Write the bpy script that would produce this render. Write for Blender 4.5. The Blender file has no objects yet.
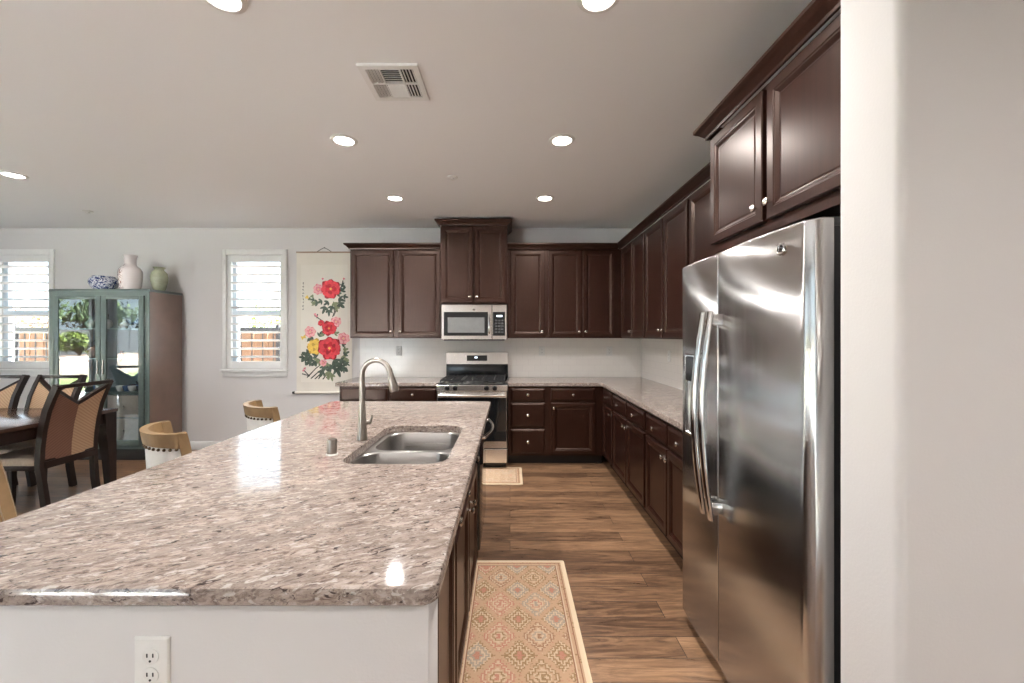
import bpy, bmesh, math, random
from mathutils import Vector, Matrix
random.seed(7)
PI = math.pi
SC = bpy.context.scene
COL = SC.collection

# ------------------------------------------------------------------ camera, sky, sun, exposure
cam_d = bpy.data.cameras.new('camera')
cam_d.sensor_fit = 'HORIZONTAL'; cam_d.sensor_width = 36.0
cam_d.lens = 410.0 * 36.0 / 1024.0
cam_d.shift_x = 2.0 / 1024.0
cam_d.shift_y = -5.5 / 1024.0
cam_d.clip_start = 0.05; cam_d.clip_end = 200
cam = bpy.data.objects.new('camera', cam_d); COL.objects.link(cam)
EYE = 1.43
cam.location = (0, 0, EYE); cam.rotation_euler = (PI/2, 0, 0)
SC.camera = cam

W = bpy.data.worlds.new('sky'); SC.world = W; W.use_nodes = True
wn = W.node_tree; bg = wn.nodes['Background']
bg.inputs[0].default_value = (0.70, 0.85, 1.0, 1); bg.inputs[1].default_value = 3.0

sun_d = bpy.data.lights.new('sun', 'SUN'); sun_d.energy = 140.0; sun_d.angle = 0.01; sun_d.color = (1, .985, .98)
sun = bpy.data.objects.new('sun', sun_d); COL.objects.link(sun)
sun.rotation_euler = Vector((-0.62, -0.02, -0.95)).to_track_quat('-Z', 'Y').to_euler()

SC.view_settings.view_transform = 'Standard'; SC.view_settings.look = 'None'
SC.view_settings.gamma = 1.0; SC.view_settings.use_curve_mapping = False
SC.view_settings.exposure = 0.84
LAMP_W = 11.5          # watts of each recessed lamp

CEIL = 2.786; YB = 5.17; XR = 1.66; XL = -7.6; YF = -2.6; XE = 3.2

# ------------------------------------------------------------------ mesh builder
class MB:
    def __init__(s): s.v = []; s.f = []; s.m = []; s.sm = []
    def add(s, verts, faces, mi=0, smooth=False, M=None):
        b = len(s.v)
        for p in verts:
            p = Vector(p)
            s.v.append(M @ p if M else p)
        for f in faces:
            s.f.append([b+i for i in f]); s.m.append(mi); s.sm.append(smooth)
        return s
    def box(s, x0, x1, y0, y1, z0, z1, mi=0, bev=0.0, M=None, seg=2):
        if x0 > x1: x0, x1 = x1, x0
        if y0 > y1: y0, y1 = y1, y0
        if z0 > z1: z0, z1 = z1, z0
        if bev <= 0:
            v = [(x0,y0,z0),(x1,y0,z0),(x1,y1,z0),(x0,y1,z0),(x0,y0,z1),(x1,y0,z1),(x1,y1,z1),(x0,y1,z1)]
            return s.add(v, [(3,2,1,0),(4,5,6,7),(0,1,5,4),(1,2,6,5),(2,3,7,6),(3,0,4,7)], mi, False, M)
        bm = bmesh.new(); bmesh.ops.create_cube(bm, size=1)
        for w in bm.verts: w.co = Vector(((x0+x1)/2 + w.co.x*(x1-x0), (y0+y1)/2 + w.co.y*(y1-y0), (z0+z1)/2 + w.co.z*(z1-z0)))
        bmesh.ops.bevel(bm, geom=bm.edges[:], offset=bev, segments=seg, affect='EDGES', profile=.5)
        bm.verts.index_update()
        s.add([w.co.copy() for w in bm.verts], [[w.index for w in f.verts] for f in bm.faces], mi, True, M)
        bm.free(); return s
    def loft(s, rings, mi=0, smooth=True, cap0=True, cap1=True, closed=True, M=None):
        n = len(rings[0]); v = [p for r in rings for p in r]; f = []
        for i in range(len(rings)-1):
            for j in range(n if closed else n-1):
                k = (j+1) % n
                f.append((i*n+j, i*n+k, (i+1)*n+k, (i+1)*n+j))
        s.add(v, f, mi, smooth, M)
        b = len(s.v) - len(v)
        if cap0: s.f.append([b+j for j in reversed(range(n))]); s.m.append(mi); s.sm.append(False)
        if cap1: s.f.append([b+(len(rings)-1)*n+j for j in range(n)]); s.m.append(mi); s.sm.append(False)
        return s
    def lathe(s, prof, c=(0,0,0), n=24, mi=0, M=None, smooth=True, cap0=True, cap1=True):
        rings = [[(c[0]+r*math.cos(2*PI*j/n), c[1]+r*math.sin(2*PI*j/n), c[2]+z) for j in range(n)] for r, z in prof]
        return s.loft(rings, mi, smooth, cap0, cap1, True, M)
    def tube(s, pts, r, n=12, mi=0, M=None, up=None):
        pts = [Vector(p) for p in pts]; rs = r if isinstance(r, (list, tuple)) else [r]*len(pts)
        rings = []; prev = None
        for i, p in enumerate(pts):
            t = (pts[min(i+1, len(pts)-1)] - pts[max(i-1, 0)]).normalized()
            if prev is None:
                a = Vector((0,0,1)) if abs(t.z) < .9 else Vector((1,0,0))
                u = t.cross(a).normalized()
            else:
                u = (prev - t*prev.dot(t)).normalized()
            w = t.cross(u); prev = u
            rings.append([p + (u*math.cos(2*PI*j/n) + w*math.sin(2*PI*j/n))*rs[i] for j in range(n)])
        return s.loft(rings, mi, True, True, True, True, M)
    def sweep(s, pts, prof, side, mi=0, smooth=False, M=None):
        """profile (a along side, b along normal) carried along pts; side is a fixed vector"""
        pts = [Vector(p) for p in pts]; side = Vector(side); rings = []
        for i, p in enumerate(pts):
            t = (pts[min(i+1, len(pts)-1)] - pts[max(i-1, 0)]).normalized()
            nrm = side.cross(t).normalized()
            rings.append([p + side*a + nrm*b for a, b in prof])
        return s.loft(rings, mi, smooth, True, True, True, M)
    def prism(s, poly, z0, z1, mi=0, smooth=False, M=None):
        return s.loft([[(x,y,z0) for x,y in poly], [(x,y,z1) for x,y in poly]], mi, smooth, True, True, True, M)
    def rects(s, x0, x1, z0, z1, prof, mi=0, M=None, mi_cap=None):
        """nested rectangles facing -y: prof = [(inset, y)]; the last one is filled"""
        rings = [[(x0+i,y,z0+i),(x1-i,y,z0+i),(x1-i,y,z1-i),(x0+i,y,z1-i)] for i, y in prof]
        s.loft(rings, mi, False, True, True, True, M)
        if mi_cap is not None: s.m[-1] = mi_cap
        return s
    def sphere(s, c, r, n=12, mi=0, sz=1.0, M=None):
        prof = [(max(r*math.sin(PI*i/(n//2)), 1e-4), -r*sz*math.cos(PI*i/(n//2))) for i in range(n//2+1)]
        return s.lathe(prof, c, n, mi, M)
    def build(s, name, mats, parent=None, fix=True):
        me = bpy.data.meshes.new(name)
        me.from_pydata([tuple(p) for p in s.v], [], s.f)
        if not isinstance(mats, (list, tuple)): mats = [mats]
        for m in mats: me.materials.append(m)
        me.polygons.foreach_set('material_index', s.m)
        me.polygons.foreach_set('use_smooth', s.sm)
        if fix:
            bm = bmesh.new(); bm.from_mesh(me)
            bmesh.ops.recalc_face_normals(bm, faces=bm.faces[:])
            bm.to_mesh(me); bm.free()
        me.update()
        if any(s.sm):
            try: me.set_sharp_from_angle(angle=math.radians(38))
            except Exception: pass
        o = bpy.data.objects.new(name, me); COL.objects.link(o)
        if parent: o.parent = parent
        return o

def rrect(x0, x1, y0, y1, r, n=6):
    p = []
    for cx, cy, a in ((x1-r,y0+r,-PI/2),(x1-r,y1-r,0),(x0+r,y1-r,PI/2),(x0+r,y0+r,PI)):
        for i in range(n+1):
            t = a + PI/2*i/n
            p.append((cx+r*math.cos(t), cy+r*math.sin(t)))
    return p

def thing(name, label, cat, loc=(0,0,0), rz=0.0, group=None):
    o = bpy.data.objects.new(name, None); COL.objects.link(o)
    o.empty_display_size = .1
    o.location = loc; o.rotation_euler = (0,0,rz)
    return tag(o, label, cat, group)
def tag(o, label, cat, group=None):
    o['label'] = label; o['category'] = cat
    if group: o['group'] = group
    return o
def struct(o):
    o['kind'] = 'structure'; return o
def place(o, loc, rz=0.0):
    o.location = loc; o.rotation_euler = (0,0,rz); return o
def dup(root, loc, rz, label, group=None):
    r = root.copy(); COL.objects.link(r); r.location = loc; r.rotation_euler = (0,0,rz); r['label'] = label
    if group: r['group'] = group
    for ch in list(root.children):
        c = ch.copy(); COL.objects.link(c); c.parent = r
        for g in list(ch.children):
            d = g.copy(); COL.objects.link(d); d.parent = c
    return r

# ------------------------------------------------------------------ materials
class NT:
    def __init__(s, name):
        s.mat = bpy.data.materials.new(name); s.mat.use_nodes = True
        s.t = s.mat.node_tree; s.b = s.t.nodes['Principled BSDF']; s.out = s.t.nodes['Material Output']
        s._obj = None
    def n(s, kind, **kw):
        d = s.t.nodes.new(kind)
        for k, v in kw.items():
            if k.startswith('i_'): s.put(d.inputs[k[2:].replace('_', ' ')], v)
            else: setattr(d, k, v)
        return d
    def put(s, sock, v):
        if isinstance(v, bpy.types.NodeSocket): s.t.links.new(v, sock)
        else: sock.default_value = v
    def obj(s):
        if s._obj is None: s._obj = s.n('ShaderNodeTexCoord')
        return s._obj.outputs['Object']
    def map(s, vec, scale=(1,1,1), rot=(0,0,0), loc=(0,0,0)):
        d = s.n('ShaderNodeMapping'); s.put(d.inputs['Vector'], vec)
        d.inputs['Scale'].default_value = scale; d.inputs['Rotation'].default_value = rot; d.inputs['Location'].default_value = loc
        return d.outputs[0]
    def noise(s, vec, scale=5, detail=3, rough=.5, dist=0.0):
        d = s.n('ShaderNodeTexNoise'); s.put(d.inputs['Vector'], vec)
        d.inputs['Scale'].default_value = scale; d.inputs['Detail'].default_value = detail
        d.inputs['Roughness'].default_value = rough; d.inputs['Distortion'].default_value = dist
        return d.outputs['Fac']
    def voro(s, vec, scale=5, out='Distance', feature='F1', rnd=1.0):
        d = s.n('ShaderNodeTexVoronoi'); d.feature = feature; s.put(d.inputs['Vector'], vec)
        d.inputs['Scale'].default_value = scale; d.inputs['Randomness'].default_value = rnd
        return d.outputs[out]
    def ramp(s, fac, stops, interp='LINEAR'):
        d = s.n('ShaderNodeValToRGB'); cr = d.color_ramp; cr.interpolation = interp
        while len(cr.elements) < len(stops): cr.elements.new(.5)
        for e, (p, c) in zip(cr.elements, stops):
            e.position = p; e.color = (c, c, c, 1) if isinstance(c, (int, float)) else (*c, 1)
        s.put(d.inputs[0], fac); return d.outputs[0]
    def mix(s, fac, a, b, mode='MIX'):
        d = s.n('ShaderNodeMix'); d.data_type = 'RGBA'; d.blend_type = mode
        s.put(d.inputs[0], fac)
        for sock, v in ((d.inputs[6], a), (d.inputs[7], b)):
            s.put(sock, v if isinstance(v, bpy.types.NodeSocket) else (*v, 1))
        return d.outputs[2]
    def math(s, op, a, b=0.0, c=0.0):
        d = s.n('ShaderNodeMath'); d.operation = op
        s.put(d.inputs[0], a); s.put(d.inputs[1], b); s.put(d.inputs[2], c)
        return d.outputs[0]
    def sep(s, vec):
        d = s.n('ShaderNodeSeparateXYZ'); s.put(d.inputs[0], vec); return d.outputs
    def comb(s, x, y, z=0.0):
        d = s.n('ShaderNodeCombineXYZ'); s.put(d.inputs[0], x); s.put(d.inputs[1], y); s.put(d.inputs[2], z); return d.outputs[0]
    def bump(s, h, strength=.2, dist=.002):
        d = s.n('ShaderNodeBump'); s.put(d.inputs['Height'], h)
        d.inputs['Strength'].default_value = strength; d.inputs['Distance'].default_value = dist
        s.t.links.new(d.outputs[0], s.b.inputs['Normal'])
    def set(s, color=None, rough=None, metal=None, spec=None, **kw):
        b = s.b
        if color is not None: s.put(b.inputs['Base Color'], color if isinstance(color, bpy.types.NodeSocket) else (*color, 1))
        if rough is not None: s.put(b.inputs['Roughness'], rough)
        if metal is not None: s.put(b.inputs['Metallic'], metal)
        if spec is not None: s.put(b.inputs['Specular IOR Level'], spec)
        for k, v in kw.items(): s.put(b.inputs[k], v)
        return s.mat

def plain(name, c, rough=.5, metal=0.0, var=.06, scale=20, **kw):
    t = NT(name)
    f = t.noise(t.obj(), scale, 3)
    lo = tuple(x*(1-var) for x in c); hi = tuple(min(1, x*(1+var)) for x in c)
    return t.set(t.ramp(f, [(.3, lo), (.7, hi)]), rough, metal, **kw)

def m_wall(name, c, bump=.25):
    t = NT(name); t.set(c, .75, spec=.25)
    t.bump(t.noise(t.obj(), 130, 4, .6), bump, .002); return t.mat
M_WALL = m_wall('wall_paint', (.67, .645, .63))
M_CEIL = m_wall('ceiling_paint', (.88, .87, .87), .3)
M_TRIM = plain('white_trim_paint', (.80, .79, .77), .4, var=.02)

def m_cab():
    t = NT('espresso_stained_wood')
    g = t.noise(t.map(t.obj(), (30, 30, 1.2)), 3, 5, .6, .4)
    c = t.ramp(g, [(.25, (.012, .0040, .0026)), (.75, (.028, .0088, .0056))])
    t.set(c, .31, spec=.50)
    t.put(t.b.inputs['Specular Tint'], (1.0, .76, .64, 1))
    t.bump(g, .06, .001); return t.mat
M_CAB = m_cab()
M_TOE = plain('toe_kick_black', (.012, .008, .007), .5)

def m_granite():
    t = NT('speckled_granite')
    o = t.map(t.obj(), (1, 1, 1), (0, 0, math.radians(-24)))
    st = t.map(o, (1.0, 2.7, 2.6))
    big = t.noise(st, 6, 4, .6, .8)
    med = t.noise(st, 22, 6, .72, 1.0)
    fin = t.noise(t.map(o, (1.0, 2.2, 1.5)), 55, 4, .7)
    base = t.ramp(med, [(.32, (.085, .060, .050)), (.42, (.215, .162, .135)), (.51, (.34, .272, .232)), (.64, (.46, .392, .345))])
    base = t.mix(t.ramp(big, [(.40, 0.0), (.60, .65)]), base, (.235, .190, .165))
    base = t.mix(t.ramp(fin, [(.55, 0.0), (.64, .8)]), base, (.130, .100, .088))
    dk = t.noise(t.map(o, (1.0, 3.0, 3.0), loc=(3.1, 1.7, .4)), 26, 3, .62, .9)
    base = t.mix(t.ramp(dk, [(.60, 0.0), (.645, .92)]), base, (.042, .027, .025))
    wh = t.noise(t.map(o, (1.0, 2.4, 2.4), loc=(9.1, 4.7, 2.4)), 28, 4, .62, .6)
    base = t.mix(t.ramp(wh, [(.57, 0.0), (.65, .85)]), base, (.50, .452, .41))
    return t.set(base, .075, spec=.5)
M_GRANITE = m_granite()

def m_floor():
    t = NT('hardwood_planks')
    o = t.obj()
    d = t.n('ShaderNodeTexBrick'); t.put(d.inputs['Vector'], o)
    d.offset = .37; d.offset_frequency = 2
    d.inputs['Color1'].default_value = (0,0,0,1); d.inputs['Color2'].default_value = (1,1,1,1); d.inputs['Mortar'].default_value = (.5,.5,.5,1)
    d.inputs['Scale'].default_value = 1; d.inputs['Mortar Size'].default_value = .0018; d.inputs['Mortar Smooth'].default_value = .2
    d.inputs['Bias'].default_value = 0; d.inputs['Brick Width'].default_value = 1.25; d.inputs['Row Height'].default_value = .130
    rnd = d.outputs['Color']; gap = d.outputs['Fac']
    shift = t.n('ShaderNodeVectorMath', operation='MULTIPLY_ADD')
    t.put(shift.inputs[0], rnd); shift.inputs[1].default_value = (7, 13, 3); t.put(shift.inputs[2], o)
    g = t.noise(t.map(shift.outputs[0], (1.0, 9, 1)), 3.0, 7, .70, 1.3)
    g2 = t.noise(t.map(shift.outputs[0], (2.2, 60, 1)), 4, 4, .6)
    tone = t.math('ADD', t.math('MULTIPLY', rnd, .17), t.math('MULTIPLY', g, .86))
    c = t.ramp(tone, [(.26, (.040, .021, .013)), (.42, (.112, .060, .034)), (.55, (.225, .125, .068)), (.72, (.37, .215, .118))])
    c = t.mix(t.ramp(g2, [(.5, 0.0), (.75, .45)]), c, (.05, .03, .02))
    c = t.mix(gap, c, (.018, .011, .008))
    t.set(c, t.ramp(g, [(.2, .24), (.8, .38)]), spec=.5)
    t.bump(t.math('SUBTRACT', t.math('MULTIPLY', g2, .25), gap), .25, .002); return t.mat
M_FLOOR = m_floor()

def m_steel(name, c=(.60, .585, .565), rough=.22, axis='Z', aniso=.75, grain=.03):
    t = NT(name)
    sc = {'Z': (90, 90, .6), 'X': (.6, 90, 90), 'Y': (90, .6, 90)}[axis]
    g = t.noise(t.map(t.obj(), sc), 4, 3, .6)
    t.set(t.ramp(g, [(.3, tuple(x*.95 for x in c)), (.7, c)]), t.ramp(g, [(.2, rough*.85), (.8, rough*1.15)]), 1.0)
    t.put(t.b.inputs['Anisotropic'], aniso)
    tg = t.n('ShaderNodeTangent'); tg.direction_type = 'RADIAL'; tg.axis = axis
    t.t.links.new(tg.outputs[0], t.b.inputs['Tangent'])
    t.bump(g, grain, .0006)
    return t.mat
M_STEEL = m_steel('brushed_steel_upright_grain', (.54, .53, .52), rough=.20, axis='Z', aniso=1.0, grain=.05)
M_STEELH = m_steel('brushed_steel_level_grain', (.78, .75, .72), .24, 'X', .6)
M_SINK = m_steel('satin_steel', (.36, .345, .33), .30, 'X', .4)
M_NICKEL = plain('brushed_nickel', (.34, .305, .27), .30, 1.0, .04, 60)
M_CHROME = plain('polished_chrome', (.74, .73, .72), .10, 1.0, .02)
M_KNOB = plain('satin_nickel_knob', (.80, .76, .70), .20, 1.0, .02)
M_BLACK = plain('black_enamel', (.012, .012, .013), .18, spec=.5)
M_BLKM = plain('matte_black_iron', (.016, .016, .017), .55)
M_BGLASS = plain('black_glass', (.010, .011, .012), .05, spec=.6)
M_DARKP = plain('dark_grey_plastic', (.03, .031, .033), .35)
M_FSIDE = plain('black_textured_side', (.010, .010, .011), .45)
M_WHITEP = plain('white_plastic', (.78, .77, .74), .35, var=.02)
M_SLOT = plain('outlet_slot', (.03, .03, .03), .6)

def m_emit(name, c, s):
    t = NT(name); t.set((.8,.8,.8), .4)
    t.put(t.b.inputs['Emission Color'], (*c, 1)); t.put(t.b.inputs['Emission Strength'], s); return t.mat
M_LAMP = m_emit('lamp_lens', (1, .95, .86), 16.0)
M_LCD = m_emit('lit_display', (.75, .90, 1.0), 1.2)

def m_tile():
    t = NT('pale_subway_tile')
    x, y, z = t.sep(t.obj())
    v = t.comb(t.math('ADD', x, y), z, 0.0)
    d = t.n('ShaderNodeTexBrick'); t.put(d.inputs['Vector'], v)
    d.inputs['Color1'].default_value = (.86,.82,.77,1); d.inputs['Color2'].default_value = (.88,.84,.79,1); d.inputs['Mortar'].default_value = (.78,.745,.70,1)
    d.inputs['Scale'].default_value = 1; d.inputs['Mortar Size'].default_value = .0016; d.inputs['Brick Width'].default_value = .152; d.inputs['Row Height'].default_value = .076
    t.set(d.outputs['Color'], .16); t.bump(t.math('MULTIPLY', d.outputs['Fac'], -1), .25, .001); return t.mat
M_TILE = m_tile()

def m_glass(name, tint=(.96, .98, .97), ior=1.5):
    t = NT(name); t.t.nodes.remove(t.b)
    fr = t.n('ShaderNodeFresnel'); fr.inputs['IOR'].default_value = ior
    tr = t.n('ShaderNodeBsdfTransparent'); tr.inputs[0].default_value = (*tint, 1)
    gl = t.n('ShaderNodeBsdfGlossy'); gl.inputs['Roughness'].default_value = 0.0
    mx = t.n('ShaderNodeMixShader')
    geo = t.n('ShaderNodeNewGeometry'); t.put(mx.inputs[0], t.math('MULTIPLY', fr.outputs[0], t.math('SUBTRACT', 1.0, geo.outputs['Backfacing']))); t.t.links.new(tr.outputs[0], mx.inputs[1]); t.t.links.new(gl.outputs[0], mx.inputs[2])
    t.t.links.new(mx.outputs[0], t.out.inputs[0]); return t.mat
M_GLASS = m_glass('window_glass')
M_VGLASS = m_glass('cabinet_glass', (.94, .97, .98), 2.05)
M_SHELF = m_glass('shelf_glass', (.80, .92, .90), 1.5)

def m_rug(name, w, l, cell=(.20, .26), fade=0.0):
    """faded tribal lattice of nested diamonds; object origin at rug centre"""
    t = NT(name)
    x, y, z = t.sep(t.obj())
    TAN, CREAM, OLIVE, ROSE, GREY, BROWN = (.52, .335, .215), (.62, .47, .33), (.265, .165, .075), (.47, .19, .135), (.32, .29, .24), (.29, .15, .09)
    # stair-stepped coordinates give the woven, hooked outlines
    st = .0065
    xs = t.math('MULTIPLY', t.math('ROUND', t.math('DIVIDE', x, st)), st); ys = t.math('MULTIPLY', t.math('ROUND', t.math('DIVIDE', y, st)), st)
    u = t.math('DIVIDE', xs, cell[0]); v = t.math('DIVIDE', ys, cell[1])
    fu = t.math('ABSOLUTE', t.math('SUBTRACT', t.math('FRACT', u), .5)); fv = t.math('ABSOLUTE', t.math('SUBTRACT', t.math('FRACT', v), .5))
    d = t.math('ADD', t.math('MAXIMUM', fu, .035), t.math('MAXIMUM', fv, .035))
    hook = t.math('MULTIPLY', t.math('SINE', t.math('MULTIPLY', t.math('SUBTRACT', fu, fv), 42)), .022)
    d = t.math('ADD', d, hook)
    def rnd(a, b):
        q = t.n('ShaderNodeTexWhiteNoise'); q.noise_dimensions = '2D'; t.put(q.inputs['Vector'], t.comb(a, b)); return q.outputs['Value']
    r1 = rnd(t.math('FLOOR', u), t.math('FLOOR', v)); r2 = rnd(t.math('ROUND', u), t.math('ROUND', v))
    h1 = t.ramp(r1, [(0, GREY), (.25, ROSE), (.5, OLIVE), (.75, BROWN)], 'CONSTANT'); h2 = t.ramp(r2, [(0, OLIVE), (.4, GREY), (.65, ROSE), (.85, OLIVE)], 'CONSTANT')
    k1 = t.ramp(r1, [(0, ROSE), (.3, OLIVE), (.6, GREY)], 'CONSTANT')
    spk = t.ramp(t.voro(t.obj(), 75), [(.22, .8), (.34, 0.0)])
    gr = t.mix(spk, TAN, t.ramp(t.voro(t.obj(), 75, 'Color'), [(.2, OLIVE), (.5, ROSE), (.75, CREAM)], 'CONSTANT'))
    col = gr
    def ring(dist, a, b, c):
        nonlocal col
        m = t.math('MULTIPLY', t.math('GREATER_THAN', dist, a), t.math('LESS_THAN', dist, b)); col = t.mix(m, col, c)
    ring(d, .385, .43, h1); ring(d, .345, .385, CREAM); ring(d, .29, .345, h1); ring(d, .24, .29, TAN); ring(d, .19, .24, CREAM); ring(d, .14, .19, k1); ring(d, .10, .14, CREAM); ring(d, -1, .10, h1)
    e = t.math('SUBTRACT', 1.0, d)
    ring(e, .36, .40, OLIVE); ring(e, .32, .36, CREAM); ring(e, .24, .32, h2); ring(e, .18, .24, CREAM); ring(e, .11, .18, h2); ring(e, -1, .11, ROSE)
    col = t.mix(t.ramp(t.noise(t.obj(), 160, 3), [(.42, .12), (.66, .55)]), col, TAN)
    if fade: col = t.mix(fade, col, CREAM)
    ax = t.math('ABSOLUTE', x); ay = t.math('ABSOLUTE', y)
    ed = t.math('MINIMUM', t.math('SUBTRACT', w/2, ax), t.math('SUBTRACT', l/2, ay))
    bor = t.mix(t.ramp(t.voro(t.obj(), 60), [(.25, .75), (.40, 0.0)]), TAN, t.ramp(t.voro(t.obj(), 60, 'Color'), [(.2, OLIVE), (.6, ROSE)], 'CONSTANT'))
    col = t.mix(t.math('LESS_THAN', ed, .062), col, bor)
    for a, b, c in ((.058, .064, BROWN), (.052, .058, CREAM), (.034, .039, BROWN)):
        m = t.math('MULTIPLY', t.math('GREATER_THAN', ed, a), t.math('LESS_THAN', ed, b)); col = t.mix(m, col, c)
    col = t.mix(t.math('LESS_THAN', ed, .026), col, (.66, .52, .36))
    t.set(col, .9, spec=.1)
    t.bump(t.noise(t.obj(), 500, 2), .4, .002); return t.mat

# ------------------------------------------------------------------ room shell
def grid_wall(mb, a0, a1, z0, z1, t0, t1, holes, axis):
    As = sorted({a0, a1, *[h[0] for h in holes], *[h[1] for h in holes]}); Zs = sorted({z0, z1, *[h[2] for h in holes], *[h[3] for h in holes]})
    for i in range(len(As)-1):
        for j in range(len(Zs)-1):
            ca = (As[i]+As[i+1])/2; cz = (Zs[j]+Zs[j+1])/2
            if any(h[0] < ca < h[1] and h[2] < cz < h[3] for h in holes): continue
            if axis == 'x': mb.box(As[i], As[i+1], t0, t1, Zs[j], Zs[j+1])
            else: mb.box(t0, t1, As[i], As[i+1], Zs[j], Zs[j+1])

W2 = (-3.57, -2.85, 1.03, 2.45); W1 = (-6.50, -5.78, 1.03, 2.45)
mb = MB(); grid_wall(mb, XL-.15, XR+.15, 0, CEIL, YB, YB+.16, [W1, W2], 'x'); struct(mb.build('wall_back', M_WALL))
D1 = (1.74, 2.62, 0.02, 2.42); W3 = (.35, 1.38, .02, 2.42)
mb = MB(); grid_wall(mb, YF, YB, 0, CEIL, XL-.16, XL, [D1, W3], 'y'); struct(mb.build('wall_left', M_WALL))
mb = MB(); mb.box(XR, XR+.15, 1.13, YB, 0, CEIL); struct(mb.build('wall_right', M_WALL))
W5 = (-4.9, -2.9, .02, 2.45)
mb = MB(); grid_wall(mb, XL-.16, XE, 0, CEIL, YF-.16, YF, [W5], 'x'); struct(mb.build('wall_front', M_WALL))
mb = MB(); mb.box(XE, XE+.15, YF-.16, 1.13, 0, CEIL); struct(mb.build('wall_side', M_WALL))
# stub wall that closes the refrigerator bay, bullnosed corners
r_ = .022
poly = []
for cx, cy, a in ((.90+r_, .945+r_, PI), ):
    for i in range(9):
        t_ = a + PI/2*i/8; poly.append((cx+r_*math.cos(t_), cy+r_*math.sin(t_)))
poly += [(XE, .945), (XE, 1.13)]
for i in range(9):
    t_ = PI/2 + PI/2*i/8; poly.append((.90+r_+r_*math.cos(t_), 1.13-r_+r_*math.sin(t_)))
mb = MB(); mb.prism(poly, 0, CEIL, 0, True); struct(mb.build('wall_near', M_WALL))
mb = MB(); mb.box(XL-.16, XE+.15, YF-.16, YB+.16, -.12, 0); struct(mb.build('floor', M_FLOOR))
mb = MB(); mb.box(XL-.16, XE+.15, YF-.16, YB+.16, CEIL, CEIL+.2); struct(mb.build('ceiling', M_CEIL))
mb = MB(); mb.box(XL, -1.93, YB-.014, YB, 0, .10, 0, .004); struct(mb.build('baseboard_back', M_TRIM))
mb = MB()
for a, b in ((YF, W3[0]-.07), (W3[1]+.07, D1[0]-.07), (D1[1]+.07, YB-.014)): mb.box(XL, XL+.014, a, b, 0, .10, 0, .004)
struct(mb.build('baseboard_left', M_TRIM))
# island half wall
mb = MB(); mb.box(-1.15, -.172, .87, .98, 0, .866, 0, .004); mb.box(-1.15, -1.03, .98, 3.18, 0, .866)
struct(mb.build('wall_island', M_WALL))
# tiled backsplash
mb = MB(); mb.box(-1.89, XR, YB-.008, YB, .914, 1.42); struct(mb.build('trim_1', M_TILE))
mb = MB(); mb.box(XR-.008, XR, 2.14, YB-.008, .914, 1.42); struct(mb.build('trim_2', M_TILE))

M_SASH = plain('blue_grey_vinyl_sash', (.62, .68, .72), .4, var=.02)
def back_window(name, h):
    x0, x1, z0, z1 = h
    root = bpy.data.objects.new(name, None); COL.objects.link(root); root.location = (0,0,0); struct(root)
    mb = MB()
    for a in ((x0-.045, x0, z0-.02, z1+.07), (x1, x1+.045, z0-.02, z1+.07)): mb.box(a[0], a[1], YB-.022, YB, a[2], a[3], 0, .004)
    mb.box(x0, x1, YB-.022, YB, z1, z1+.07, 0, .004)
    mb.build('casing', M_TRIM, root)
    mb = MB(); mb.box(x0-.06, x1+.06, YB-.05, YB+.03, z0-.045, z0-.02, 0, .004); mb.box(x0-.045, x1+.045, YB-.02, YB, z0-.11, z0-.045, 0, .004)
    mb.build('sill', M_TRIM, root)
    sh = MB(); f = .05; ya, yb = YB+.004, YB+.034
    sh.box(x0, x0+f, ya, yb, z0-.02, z1, 0, .003); sh.box(x1-f, x1, ya, yb, z0-.02, z1, 0, .003)
    sh.box(x0+f, x1-f, ya, yb, z1-.085, z1, 0, .003); sh.box(x0+f, x1-f, ya, yb, z0-.02, z0+.08, 0, .003)
    p = sh.build('shutter_frame', M_TRIM, root)
    lv = MB(); n = 12; za, zb = z0+.085, z1-.09
    for i in range(n):
        zc = za + (zb-za)*(i+.5)/n
        prof = [(-.046,0),(-.032,.0065),(0,.0085),(.032,.0065),(.046,0),(.032,-.0065),(0,-.0085),(-.032,-.0065)]; ta = -.20
        lv.loft([[(x, YB+.019+a*math.cos(ta)-b*math.sin(ta), zc+b*math.cos(ta)+a*math.sin(ta)) for a, b in prof] for x in (x0+f+.002, x1-f-.002)], 0, True)
    lv.build('louvers', M_TRIM, root)
    s = MB(); y0_, y1_ = YB+.09, YB+.15; w = .062; zm = z0+(z1-z0)*.49
    s.box(x0, x0+w, y0_, y1_, z0, z1); s.box(x1-w, x1, y0_, y1_, z0, z1); s.box(x0+w, x1-w, y0_, y1_, z0, z0+w); s.box(x0+w, x1-w, y0_, y1_, z1-w, z1); s.box(x0+w, x1-w, y0_, y1_, zm-.03, zm+.03)
    s.build('sash', M_SASH, root)
    g = MB(); g.box(x0+w, x1-w, YB+.118, YB+.122, z0+w, zm-.03); g.box(x0+w, x1-w, YB+.118, YB+.122, zm+.03, z1-w)
    g.build('glass_pane', M_GLASS, root)
back_window('window_1', W1); back_window('window_2', W2)
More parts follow.
